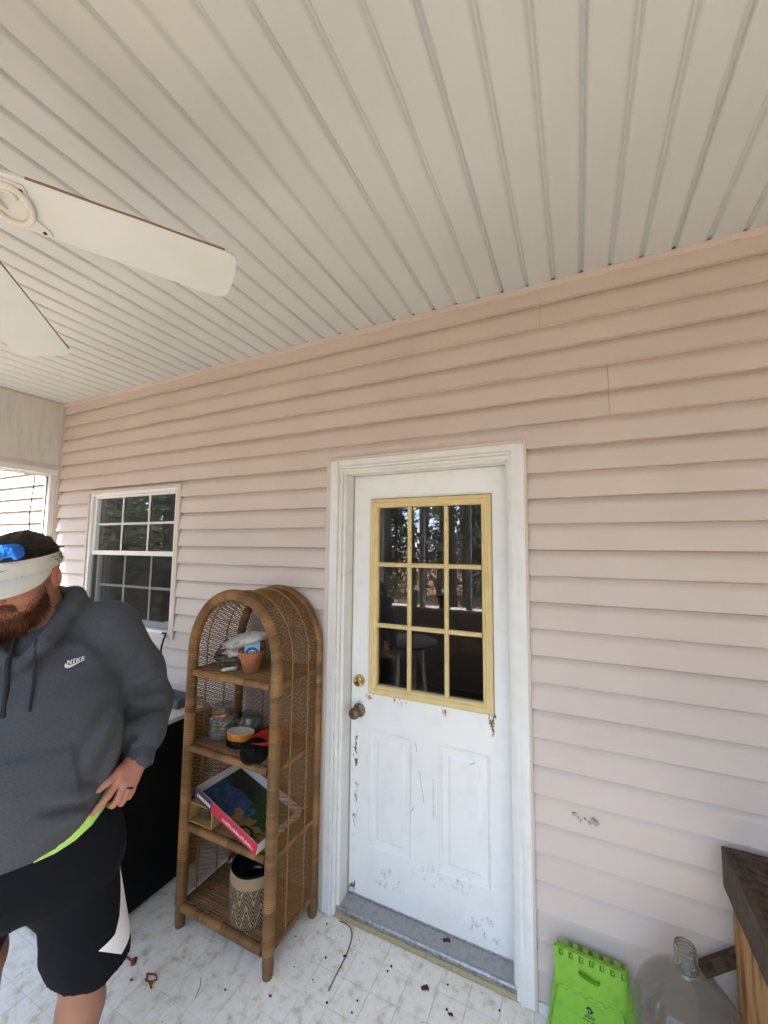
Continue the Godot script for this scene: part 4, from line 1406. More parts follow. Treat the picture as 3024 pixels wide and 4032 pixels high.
func build_shelf_things() -> void:
	var top = 1.100
	# terracotta pot with a seed packet
	M.terracotta = mat(0.44, 0.175, 0.085, 0.85, 0.3)
	world_tex(M.terracotta, noise_tex(0.02, 4, [[0.0, grey(0.85)], [1.0, grey(1.0)]], 256, 91), 4.0)
	var pt = thing("terracotta_pot", "small terracotta pot holding a seed packet on the top wicker shelf", "flower pot", Vector3(-1.362, top + 0.0005, 0.262))
	var a = MB.new()
	a.lathe([Vector2(0.0, 0.0), Vector2(0.033, 0.0), Vector2(0.035, 0.002), Vector2(0.0505, 0.066)], 32)
	part("body", a, M.terracotta, pt)
	var rm = MB.new()
	rm.lathe([Vector2(0.0505, 0.066), Vector2(0.0565, 0.0665), Vector2(0.058, 0.069), Vector2(0.060, 0.091), Vector2(0.059, 0.0935), Vector2(0.055, 0.0935), Vector2(0.050, 0.07), Vector2(0.034, 0.006), Vector2(0.0, 0.006)], 32)
	part("rim", rm, M.terracotta, pt)
	var sp = thing("seed_packet", "pale blue seed packet with a blue banner standing in the terracotta pot", "seed packet", Vector3(-1.358, top + 0.04, 0.262))
	var sm = MB.new()
	sm.xf = Transform3D(Basis(Vector3.UP, 0.55) * Basis(Vector3.FORWARD, -0.03) * Basis(Vector3.RIGHT, -0.10), Vector3.ZERO)
	sm.box(Vector3(-0.034, -0.02, -0.0012), Vector3(0.034, 0.093, 0.0012))
	part("packet", sm, mat(0.7, 0.72, 0.7, 0.6), sp)
	var sq = MB.new()
	sq.xf = sm.xf
	sq.quad(Vector3(-0.0338, 0.0, 0.00125), Vector3(0.0338, 0.0, 0.00125), Vector3(0.0338, 0.0928, 0.00125), Vector3(-0.0338, 0.0928, 0.00125))
	part("print", sq, texmat(seed_picture(), 0.45), sp)
	# oyster shells
	M.shell = mat(0.60, 0.59, 0.57, 0.5, 0.4)
	world_tex(M.shell, noise_tex(0.02, 5, [[0.0, Color(0.66, 0.62, 0.57)], [0.45, Color(0.90, 0.89, 0.88)], [1.0, grey(1.0)]], 512, 95), 3.0)
	M.shell_out = mat(0.34, 0.31, 0.26, 0.85, 0.3)
	world_tex(M.shell_out, noise_tex(0.03, 5, [[0.0, Color(0.35, 0.30, 0.22)], [0.5, Color(0.75, 0.7, 0.6)], [1.0, grey(1.0)]], 512, 96), 5.0)
	var oy = thing("oyster_cluster", "cluster of grey oyster shells behind the terracotta pot", "shells", Vector3(-1.46, top, 0.20))
	var b = MB.new()
	blob(b, Vector3(0.010, 0.118, 0.015), Basis(Vector3.FORWARD, -0.28) * Basis(Vector3.RIGHT, 0.25), Vector3(0.150, 0.026, 0.055), 0.55, 0.35, 3, 22, 34)
	part("shell", b, M.shell_out, oy)
	var b1 = MB.new()
	blob(b1, Vector3(0.022, 0.124, 0.038), Basis(Vector3.FORWARD, -0.28) * Basis(Vector3.RIGHT, 0.5), Vector3(0.142, 0.027, 0.046), 0.20, 0.30, 8, 18, 30)
	part("shell", b1, M.shell, oy)
	var b2 = MB.new()
	blob(b2, Vector3(-0.035, 0.045, 0.03), Basis(Vector3.FORWARD, 0.25), Vector3(0.080, 0.040, 0.055), 0.9, 0.6, 5, 22, 34)
	part("shell", b2, M.shell_out, oy)
	var b3 = MB.new()
	blob(b3, Vector3(0.0, 0.072, 0.068), Basis(Vector3.FORWARD, -0.1), Vector3(0.055, 0.016, 0.025), 0.6, 0.7, 6)
	part("shell", b3, M.shell, oy)
	var b4 = MB.new()
	blob(b4, Vector3(-0.105, 0.062, 0.04), Basis(Vector3.FORWARD, -0.9), Vector3(0.060, 0.018, 0.028), 0.6, 0.6, 11)
	part("shell", b4, M.shell_out, oy)
	var b5 = MB.new()
	blob(b5, Vector3(-0.075, 0.016, 0.062), Basis(Vector3.FORWARD, 0.1), Vector3(0.045, 0.016, 0.03), 0.7, 0.7, 12)
	part("shell", b5, M.shell_out, oy)
	var co = MB.new()
	blob(co, Vector3.ZERO, Basis(Vector3.UP, 0.75) * Basis(Vector3.FORWARD, -0.1), Vector3(0.033, 0.008, 0.009), 0.5, 0.9, 14, 14, 20, 0.7)
	var cobj = part("coral_piece", co, mat(0.72, 0.71, 0.68, 0.8, 0.3))
	cobj.position = Vector3(-1.455, top + 0.007, 0.302)
	tag(cobj, "small white coral stick lying on the top wicker shelf", "coral")
	# second shelf
	var y2 = 0.767
	M.jar = StandardMaterial3D.new()
	M.jar.transparency = BaseMaterial3D.TRANSPARENCY_ALPHA
	M.jar.albedo_color = Color(0.40, 0.44, 0.41, 0.38)
	M.jar.roughness = 0.06
	M.jar.metallic_specular = 0.5
	M.copper = mat(0.36, 0.13, 0.085, 0.4, 0.5, 0.9)
	var jr = thing("glass_jar", "quilted clear glass jar with a copper band on the second wicker shelf", "jar", Vector3(-1.540, y2 + 0.001, 0.245))
	var jb = MB.new()
	var pr = []
	pr.append_array([Vector2(0.0, 0.003), Vector2(0.050, 0.001), Vector2(0.058, 0.006)])
	for k in 17:
		pr.append(Vector2(0.060 + 0.0035 * absf(sin(k * 1.05)), 0.012 + k * 0.0045))
	pr.append_array([Vector2(0.062, 0.092), Vector2(0.056, 0.100), Vector2(0.046, 0.106), Vector2(0.044, 0.112)])
	jb.lathe(pr, 48, 0.0, TAU, 12, 0.022, 90.0)
	part("body", jb, M.jar, jr)
	var jl = MB.new()
	jl.lathe([Vector2(0.0455, 0.108), Vector2(0.0475, 0.109), Vector2(0.0475, 0.120), Vector2(0.0455, 0.122), Vector2(0.0, 0.1215)], 32)
	part("copper_band", jl, M.copper, jr)
	var jd = MB.new()
	jd.lathe([Vector2(0.043, 0.1222), Vector2(0.046, 0.128), Vector2(0.047, 0.142), Vector2(0.043, 0.153), Vector2(0.030, 0.158), Vector2(0.0, 0.159)], 32)
	part("glass_top", jd, M.jar, jr)
	var vo = thing("glass_votive", "round glass bowl with grey fibre inside behind the orange brush", "bowl", Vector3(-1.452, y2 + 0.001, 0.165))
	var vb = MB.new()
	vb.lathe([Vector2(0.0, 0.002), Vector2(0.038, 0.001), Vector2(0.056, 0.018), Vector2(0.064, 0.045), Vector2(0.061, 0.072), Vector2(0.052, 0.092), Vector2(0.050, 0.094)], 32)
	part("bowl", vb, M.jar, vo)
	M.fibre = mat(0.36, 0.31, 0.24, 0.95, 0.2)
	world_tex(M.fibre, noise_tex(0.06, 4, [[0.0, grey(0.45)], [1.0, grey(1.0)]], 256, 99), 6.0)
	var vf = MB.new()
	blob(vf, Vector3(0, 0.044, 0), Basis(), Vector3(0.058, 0.040, 0.058), 0.12, 1.5, 15)
	part("fibre", vf, M.fibre, vo)
	var br = thing("scrub_brush", "black scrub brush with a peeling orange block on the second shelf", "brush", Vector3(-1.408, y2, 0.262), 0.25)
	var bs = MB.new()
	bs.xf = Transform3D(Basis.from_scale(Vector3(1.0, 1.0, 0.62)), Vector3.ZERO)
	bs.lathe([Vector2(0.0, 0.0), Vector2(0.062, 0.0), Vector2(0.068, 0.004), Vector2(0.066, 0.026), Vector2(0.055, 0.029), Vector2(0.0, 0.029)], 40, 0.0, TAU, 26, 0.03, 0.0)
	M.gloss_black = mat(0.008, 0.008, 0.008, 0.16, 0.22)
	part("base", bs, M.gloss_black, br)
	M.orange = mat(0.62, 0.24, 0.035, 0.5, 0.4)
	world_tex(M.orange, noise_tex(0.025, 4, [[0.0, Color(0.75, 0.7, 0.6)], [0.45, grey(0.97)], [1.0, grey(1.0)]], 256, 100), 6.0)
	M.peel = mat(0.62, 0.54, 0.42, 0.8, 0.3)
	var bo = MB.new()
	bo.xf = bs.xf
	bo.lathe([Vector2(0.057, 0.0292), Vector2(0.062, 0.031), Vector2(0.066, 0.060), Vector2(0.064, 0.062)], 40)
	part("block", bo, M.orange, br)
	var bt = MB.new()
	bt.xf = bs.xf
	bt.lathe([Vector2(0.0645, 0.0605), Vector2(0.063, 0.0645), Vector2(0.055, 0.058), Vector2(0.03, 0.053), Vector2(0.0, 0.052)], 40, 0.0, TAU, 9, 0.03, 0.0)
	part("worn_top", bt, M.peel, br)
	M.red = mat(0.50, 0.030, 0.018, 0.32, 0.5)
	var rd = thing("red_scoop", "red plastic scoop lying behind the black lid on the second shelf", "scoop", Vector3(-1.262, y2 + 0.052, 0.235), 0.5)
	var rb = MB.new()
	rb.xf = Transform3D(Basis(Vector3.FORWARD, -0.18) * Basis.from_scale(Vector3(1.0, 0.75, 0.8)), Vector3.ZERO)
	rb.lathe([Vector2(0.0, -0.058), Vector2(0.030, -0.055), Vector2(0.058, -0.025), Vector2(0.088, 0.012), Vector2(0.095, 0.014), Vector2(0.088, 0.017), Vector2(0.055, -0.018), Vector2(0.028, -0.048), Vector2(0.0, -0.050)], 36)
	part("bowl", rb, M.red, rd)
	var rh = MB.new()
	rh.tube([Vector3(0.075, 0.010, 0.0), Vector3(0.105, 0.030, -0.02), Vector3(0.118, 0.045, -0.05)], [0.016, 0.012, 0.010], 8, true, 0.5)
	part("handle", rh, M.red, rd)
	var ld = thing("round_black_lid", "glossy black round lid tilted on the front edge of the second shelf", "lid", Vector3(-1.272, y2 + 0.024, 0.318), 0.0)
	ld.rotation = Vector3(0.62, 0.45, -0.10)
	var lm = MB.new()
	lm.lathe([Vector2(0.0, -0.006), Vector2(0.045, -0.006), Vector2(0.056, -0.002), Vector2(0.060, 0.004), Vector2(0.060, 0.008), Vector2(0.052, 0.012), Vector2(0.046, 0.009), Vector2(0.028, 0.013), Vector2(0.0, 0.0145)], 44)
	part("disc", lm, M.gloss_black, ld)
	var lk = MB.new()
	lk.lathe([Vector2(0.007, 0.013), Vector2(0.006, 0.018), Vector2(0.010, 0.024), Vector2(0.008, 0.028), Vector2(0.0, 0.029)], 20)
	part("grip", lk, M.gloss_black, ld)
	# third shelf: wooden box and the puzzle box leaning on it
	var y3 = 0.432
	M.pine = mat(0.46, 0.30, 0.11, 0.6, 0.4)
	world_tex(M.pine, noise_tex(0.02, 4, [[0.0, grey(0.75)], [1.0, grey(1.0)]], 256, 101), 3.0)
	M.pine.uv1_scale = Vector3(2, 14, 14)
	var wb = thing("wooden_box", "small open yellow pine box under the corner of the puzzle box", "box", Vector3(-1.545, y3, 0.300))
	for e in [[-0.072, 0.072, 0.0, 0.008], [-0.072, 0.072, 0.078, 0.086]]:
		boxpart("board", Vector3(e[0], e[2] + 0.001, -0.045), Vector3(e[1], e[3], 0.045), M.pine, wb, 0.001)
	for e in [-0.072, 0.064]:
		boxpart("board", Vector3(e, 0.008, -0.0448), Vector3(e + 0.008, 0.078, 0.0448), M.pine, wb, 0.001)
	boxpart("back_board", Vector3(-0.064, 0.008, -0.044), Vector3(0.064, 0.078, -0.038), M.pine, wb, 0.001)
	var lw = MB.new()
	blob(lw, Vector3(0.005, 0.035, 0.0), Basis(Vector3.UP, 0.4), Vector3(0.035, 0.024, 0.018), 0.9, 1.0, 31)
	var lwo = part("dry_leaf_wad", lw, mat(0.12, 0.065, 0.03, 0.9))
	lwo.position = Vector3(-1.545, y3 + 0.001, 0.298)
	tag(lwo, "crumpled brown dry leaf inside the small pine box", "leaf")
	var pz = thing("puzzle_box", "open red puzzle box with a lake picture leaning on the third shelf", "box")
	var u = Vector3(0.955, -0.262, 0.075).normalized()
	var w = Vector3(0.10, 0.03, -0.99)
	w = (w - u * w.dot(u)).normalized()
	var up = w.cross(u).normalized()
	if up.y < 0: up = -up
	pz.transform = Transform3D(Basis(u, up, -w), Vector3(-1.578, 0.552, 0.352))
	# own axes: x along the front, y up out of the tray, z towards the viewer (0 at the front)
	var bw = 0.405
	var bd = 0.255
	var bh = 0.046
	M.card = mat(0.62, 0.61, 0.56, 0.7, 0.3)
	M.boxred = mat(0.50, 0.022, 0.05, 0.45, 0.4)
	M.boxdark = mat(0.035, 0.028, 0.06, 0.45, 0.4)
	boxpart("tray_floor", Vector3(0, 0, -bd), Vector3(bw, 0.002, 0), M.card, pz, 0.0)
	boxpart("tray_wall", Vector3(0, 0.002, -0.002), Vector3(bw, bh, 0), M.card, pz, 0.0)
	boxpart("tray_wall", Vector3(0, 0.002, -bd), Vector3(bw, bh, -bd + 0.002), M.card, pz, 0.0)
	boxpart("tray_wall", Vector3(0, 0.002, -bd + 0.002), Vector3(0.002, bh, -0.002), M.card, pz, 0.0)
	boxpart("tray_wall", Vector3(bw - 0.002, 0.002, -bd + 0.002), Vector3(bw, bh, -0.002), M.card, pz, 0.0)
	boxpart("red_side", Vector3(0.115, 0.0, 0.0002), Vector3(bw, bh, 0.0012), M.boxred, pz, 0.0)
	boxpart("dark_side", Vector3(0.0, 0.0, 0.0002), Vector3(0.1148, bh, 0.0014), M.boxdark, pz, 0.0)
	boxpart("red_rim", Vector3(0.05, bh, -bd - 0.001), Vector3(bw, bh + 0.010, -bd + 0.0012), M.boxred, pz, 0.0)
	boxpart("red_rim", Vector3(-0.0012, bh, -bd), Vector3(0.0008, bh + 0.010, -bd + 0.12), M.boxred, pz, 0.0)
	var pq = MB.new()
	pq.quad(Vector3(0.003, 0.0032, -0.003), Vector3(bw - 0.003, 0.0032, -0.003), Vector3(bw - 0.003, 0.0032, -bd + 0.003), Vector3(0.003, 0.0032, -bd + 0.003))
	part("lake_print", pq, texmat(puzzle_picture(), 0.4), pz)
	# specks of white print along the red side
	var wp = mat(0.75, 0.72, 0.72, 0.6)
	var pm = MB.new()
	for k in 26:
		var x = 0.19 + k * 0.0075 + rng.randf() * 0.002
		pm.box(Vector3(x, 0.010, 0.0012), Vector3(x + 0.003 + rng.randf() * 0.002, 0.013 + rng.randf() * 0.012, 0.0016))
	for k in 9:
		var x = 0.018 + k * 0.0105
		pm.box(Vector3(x, 0.012, 0.0014), Vector3(x + 0.006, 0.026, 0.0018))
	tag(part("side_print", pm, wp, pz), "", "", "", "stuff")
	# bottom shelf: printed basket with a black liner
	var y4 = 0.0985
	var bk = thing("printed_basket", "round beige basket with black chevron print on the bottom wicker shelf", "basket", Vector3(-1.312, y4, 0.243))
	var bm = MB.new()
	bm.lathe([Vector2(0.098, 0.0), Vector2(0.103, 0.006), Vector2(0.1035, 0.07), Vector2(0.1045, 0.14), Vector2(0.1035, 0.196)], 48, 0.0, TAU, 5, 0.012, 6.0)
	part("side", bm, texmat(chevron_picture(), 0.9, 0.2), bk)
	var bf = MB.new()
	bf.lathe([Vector2(0.1035, 0.196), Vector2(0.1025, 0.1985), Vector2(0.100, 0.1965), Vector2(0.098, 0.12)], 48, 0.0, TAU, 5, 0.012, 6.0)
	part("rim", bf, mat(0.34, 0.26, 0.16, 0.9), bk)
	M.liner = mat(0.010, 0.010, 0.011, 0.22, 0.5)
	var bl = MB.new()
	bl.lathe([Vector2(0.0, 0.10), Vector2(0.06, 0.102), Vector2(0.088, 0.115), Vector2(0.0925, 0.17), Vector2(0.094, 0.200), Vector2(0.0960, 0.201), Vector2(0.0965, 0.185)], 48, 0.0, TAU, 11, 0.018, 14.0)
	part("liner", bl, M.liner, bk)
	var sb = MB.new()
	sb.lathe([Vector2(0.0, -0.03), Vector2(0.0115, -0.0277), Vector2(0.0212, -0.0212), Vector2(0.0277, -0.0115), Vector2(0.03, 0.0), Vector2(0.0277, 0.0115), Vector2(0.0212, 0.0212), Vector2(0.0115, 0.0277), Vector2(0.0, 0.03)], 28)
	var so = part("silver_ball", sb, mat(0.75, 0.75, 0.78, 0.15, 0.5, 1.0))
	so.position = Vector3(-1.575, y4 + 0.030, 0.10)
	tag(so, "small silver ball at the back of the bottom wicker shelf", "ball")

# ---------------------------------------------------------------- chest, stool, carboy, table, litter
func build_chest() -> void:
	var t = thing("black_chest", "black cabinet with a white top behind the man and the wicker shelf", "cabinet")
	M.cabinet = mat(0.006, 0.006, 0.0065, 0.5, 0.25)
	boxpart("body", Vector3(-2.95, 0.012, 0.045), Vector3(-1.868, 0.778, 0.66), M.cabinet, t, 0.006)
	boxpart("plinth", Vector3(-2.93, 0.0, 0.06), Vector3(-1.885, 0.012, 0.64), M.cabinet, t, 0.0)
	M.top = mat(0.60, 0.60, 0.58, 0.45, 0.45)
	world_tex(M.top, noise_tex(0.03, 4, [[0.0, grey(0.85)], [0.35, grey(0.97)], [1.0, grey(1.0)]], 512, 111), 3.0)
	boxpart("top_board", Vector3(-2.955, 0.778, 0.040), Vector3(-1.860, 0.800, 0.668), M.top, t, 0.004)
	var g = thing("grey_tray", "dark grey plastic tray on the white cabinet top against the wall", "tray", Vector3(-2.10, 0.8005, 0.12))
	boxpart("tray_base", Vector3(-0.16, 0.0, -0.06), Vector3(0.16, 0.006, 0.06), mat(0.10, 0.105, 0.10, 0.5), g, 0.002)
	for e in [[-0.16, 0.16, 0.054, 0.06], [-0.16, 0.16, -0.06, -0.054]]:
		boxpart("tray_side", Vector3(e[0], 0.006, e[2]), Vector3(e[1], 0.045, e[3]), mat(0.10, 0.105, 0.10, 0.5), g, 0.002)
	for e in [-0.16, 0.154]:
		boxpart("tray_side", Vector3(e, 0.006, -0.054), Vector3(e + 0.006, 0.045, 0.054), mat(0.10, 0.105, 0.10, 0.5), g, 0.002)

func text_mesh(s: String, size: float, depth: float, bold := false) -> TextMesh:
	var tm = TextMesh.new()
	var f = SystemFont.new()
	f.font_names = PackedStringArray(["Droid Sans"])
	if bold: f.font_weight = 700
	tm.font = f
	tm.text = s
	tm.font_size = 64
	tm.pixel_size = size / 64.0
	tm.depth = depth
	return tm

func build_stool() -> void:
	M.lime = mat(0.23, 0.50, 0.045, 0.42, 0.45)
	world_tex(M.lime, noise_tex(0.02, 5, [[0.0, Color(0.86, 0.88, 0.85)], [0.4, grey(0.97)], [1.0, grey(1.0)]], 512, 121), 2.0)
	M.navy = mat(0.010, 0.045, 0.055, 0.6, 0.4)
	var t = thing("folding_stool", "folded lime green plastic step stool standing against the siding", "stool")
	# rear leaf, its top edge cut into knuckles
	var top = PackedVector2Array([Vector2(-0.145, 0.0), Vector2(0.135, 0.0), Vector2(0.108, 0.300)])
	for k in range(6, -1, -1):
		var x = lerpf(-0.092, 0.094, k / 6.0)
		var y = lerpf(0.306, 0.300, k / 6.0)
		top.append_array([Vector2(x + 0.0068, y), Vector2(x + 0.0062, y - 0.017), Vector2(x - 0.0062, y - 0.017), Vector2(x - 0.0068, y)])
	top.append_array([Vector2(-0.104, 0.306), Vector2(-0.108, 0.25)])
	var rear = MB.new()
	rear.prism(top, 0.050, 0.070)
	part("rear_leaf", rear, M.lime, t)
	# front leaf with its hand slot and a row of hinge openings cut through it
	var c = CSGPolygon3D.new()
	var zig = PackedVector2Array()
	for k in 7:
		var x0 = lerpf(-0.101, 0.088, k / 6.5)
		var y0 = lerpf(0.1872, 0.1778, k / 6.5)
		zig.append_array([Vector2(x0, y0), Vector2(x0 + 0.003, y0 + 0.009), Vector2(x0 + 0.0155, y0 + 0.0085), Vector2(x0 + 0.0185, y0 - 0.001)])
	var pg = PackedVector2Array([Vector2(-0.1115, 0.205)])
	pg.append_array(zig)
	pg.append_array([Vector2(0.0965, 0.19), Vector2(0.104, 0.295), Vector2(0.1035, 0.303), Vector2(0.098, 0.305), Vector2(-0.106, 0.310), Vector2(-0.113, 0.306)])
	c.polygon = pg
	c.depth = 0.014
	c.name = "front_leaf"
	c.material = M.lime
	t.add_child(c)
	c.position = Vector3(0, 0, 0.092)
	var slot = CSGPolygon3D.new()
	var sp = PackedVector2Array()
	for k in 12:
		var a = PI / 2 + PI * k / 11.0
		sp.append(Vector2(-0.026 + cos(a) * 0.0125, 0.253 + sin(a) * 0.0125))
	for k in 12:
		var a = -PI / 2 + PI * k / 11.0
		sp.append(Vector2(0.014 + cos(a) * 0.0125, 0.245 + sin(a) * 0.0125))
	slot.polygon = sp
	slot.depth = 0.05
	slot.operation = CSGShape3D.OPERATION_SUBTRACTION
	slot.material = M.lime
	slot.name = "hand_slot"
	slot.position = Vector3(0, 0, 0.02)
	c.add_child(slot)
	for k in 7:
		var x = lerpf(-0.092, 0.094, k / 6.0)
		var y = 0.2925 + lerpf(0.003, -0.001, k / 6.0)
		var hs = CSGBox3D.new()
		hs.size = Vector3(0.0132, 0.019, 0.05)
		hs.operation = CSGShape3D.OPERATION_SUBTRACTION
		hs.material = M.lime
		hs.name = "hinge_opening"
		hs.position = Vector3(x, y, 0.0)
		c.add_child(hs, true)
		var pin = MB.new()
		pin.box(Vector3(x - 0.0022, y - 0.008, 0.076), Vector3(x + 0.0046, y + 0.004, 0.089), 0.0008)
		part("hinge_tab", pin, M.lime, t)
	# lower leaf, wider at the foot, its upper edge shaped to the front leaf with a fine gap
	var lp = PackedVector2Array([Vector2(-0.139, 0.002), Vector2(0.118, 0.002), Vector2(0.0895, 0.172)])
	for k in range(zig.size() - 1, -1, -1):
		lp.append(zig[k] + Vector2(0.0, -0.0036))
	lp.append(Vector2(-0.1035, 0.182))
	var low = MB.new()
	low.prism(lp, 0.076, 0.0895)
	part("lower_leaf", low, M.lime, t)
	var core = MB.new()
	core.prism(PackedVector2Array([Vector2(-0.100, 0.15), Vector2(0.090, 0.15), Vector2(0.098, 0.282), Vector2(-0.102, 0.286)]), 0.070, 0.0735)
	part("core", core, M.lime, t)
	# printed mark: a leaf in a folded square, three letters and two lines
	var mk = MB.new()
	mk.prism(PackedVector2Array([Vector2(-0.020, 0.152), Vector2(-0.009, 0.160), Vector2(0.004, 0.146), Vector2(-0.008, 0.136), Vector2(-0.008, 0.1415), Vector2(-0.0045, 0.1455), Vector2(-0.009, 0.1535), Vector2(-0.0145, 0.1475)]), 0.0890, 0.0902)
	mk.prism(PackedVector2Array([Vector2(-0.0145, 0.143), Vector2(-0.0105, 0.147), Vector2(-0.0095, 0.140), Vector2(-0.0125, 0.135)]), 0.0890, 0.0902)
	part("printed_mark", mk, M.navy, t)
	var tx = part("printed_letters", text_mesh("ADM", 0.0135, 0.0006, true), M.navy, t)
	tx.position = Vector3(-0.0085, 0.1275, 0.0899)
	tx.rotation.z = -0.035
	var l2 = part("printed_line", text_mesh("Animal Nutrition", 0.0062, 0.0006, true), M.navy, t)
	l2.position = Vector3(-0.004, 0.1155, 0.0899)
	l2.rotation.z = -0.035

func build_carboy() -> void:
	M.carboy = StandardMaterial3D.new()
	M.carboy.transparency = BaseMaterial3D.TRANSPARENCY_ALPHA
	M.carboy.albedo_color = Color(0.36, 0.335, 0.27, 0.36)
	M.carboy.roughness = 0.05
	M.carboy.metallic_specular = 0.5
	var t = thing("glass_carboy", "large dusty clear glass carboy with a threaded neck by the table", "carboy", Vector3(0.252, 0.0, 0.165))
	var b = MB.new()
	b.lathe([Vector2(0.0, 0.003), Vector2(0.115, 0.001), Vector2(0.132, 0.012), Vector2(0.137, 0.03), Vector2(0.137, 0.30), Vector2(0.134, 0.335), Vector2(0.122, 0.370), Vector2(0.098, 0.400), Vector2(0.066, 0.424), Vector2(0.042, 0.437), Vector2(0.034, 0.446), Vector2(0.031, 0.455)], 56)
	part("body", b, M.carboy, t)
	M.clear = StandardMaterial3D.new()
	M.clear.transparency = BaseMaterial3D.TRANSPARENCY_ALPHA
	M.clear.albedo_color = Color(0.6, 0.6, 0.56, 0.22)
	M.clear.roughness = 0.05
	M.clear = StandardMaterial3D.new()
	M.clear.refraction_enabled = true
	M.clear.refraction_scale = 0.05
	M.clear.transparency = BaseMaterial3D.TRANSPARENCY_ALPHA
	M.clear.albedo_color = Color(0.78, 0.79, 0.75, 0.0)
	M.clear.roughness = 0.02
	var nk = MB.new()
	var pr = [Vector2(0.031, 0.452), Vector2(0.0335, 0.455), Vector2(0.0335, 0.460), Vector2(0.029, 0.463)]
	for k in 4:
		var y = 0.465 + k * 0.0095
		pr.append_array([Vector2(0.0265, y), Vector2(0.0295, y + 0.003), Vector2(0.0290, y + 0.0055), Vector2(0.0262, y + 0.0075)])
	pr.append_array([Vector2(0.026, 0.506), Vector2(0.0275, 0.509), Vector2(0.0245, 0.512), Vector2(0.0205, 0.510), Vector2(0.0200, 0.46), Vector2(0.026, 0.45)])
	nk.lathe(pr, 36)
	part("neck", nk, M.clear, t)

func build_table() -> void:
	M.walnut = mat(0.105, 0.066, 0.043, 0.6, 0.4)
	world_tex(M.walnut, noise_tex(0.02, 5, [[0.0, grey(0.45)], [0.5, grey(0.85)], [1.0, grey(1.0)]], 512, 131), 2.2)
	M.walnut_dust = mat(0.12, 0.085, 0.06, 0.8, 0.3)
	world_tex(M.walnut_dust, noise_tex(0.03, 5, [[0.0, grey(0.35)], [0.4, grey(0.75)], [1.0, grey(1.0)]], 512, 132), 2.2)
	M.oak = mat(0.36, 0.20, 0.075, 0.5, 0.45)
	var gr = noise_tex(0.012, 5, [[0.0, Color(0.45, 0.36, 0.28)], [0.35, Color(0.8, 0.74, 0.66)], [0.55, grey(0.98)], [1.0, grey(1.0)]], 512, 133)
	M.oak.albedo_texture = gr
	M.oak.uv1_triplanar = true
	M.oak.uv1_world_triplanar = true
	M.oak.uv1_scale = Vector3(9, 0.35, 9)
	var t = thing("side_table", "dark topped wooden table with an oak side at the right edge", "table")
	boxpart("table_top", Vector3(0.398, 0.728, 0.066), Vector3(1.10, 0.744, 0.85), M.walnut_dust, t, 0.001)
	# raised lip and deep apron
	boxpart("apron", Vector3(0.378, 0.630, 0.044), Vector3(0.398, 0.750, 0.85), M.walnut, t, 0.003)
	boxpart("apron", Vector3(0.398, 0.630, 0.044), Vector3(1.10, 0.7505, 0.066), M.walnut, t, 0.003)
	boxpart("apron", Vector3(0.398, 0.630, 0.83), Vector3(1.10, 0.728, 0.85), M.walnut, t, 0.003)
	boxpart("side_board", Vector3(0.391, 0.0, 0.072), Vector3(0.62, 0.630, 0.100), M.oak, t, 0.003)
	boxpart("side_board", Vector3(0.88, 0.0, 0.78), Vector3(1.08, 0.630, 0.81), M.oak, t, 0.003)
	boxpart("side_board", Vector3(0.88, 0.0, 0.072), Vector3(1.08, 0.630, 0.100), M.oak, t, 0.003)
	var br = MB.new()
	br.xf = Transform3D(Basis(Vector3.BACK, 0.68), Vector3(0.318, 0.350, 0.0))
	br.box(Vector3(0.0, -0.010, 0.024), Vector3(0.36, 0.030, 0.045), 0.002)
	part("brace", br, M.walnut, t)

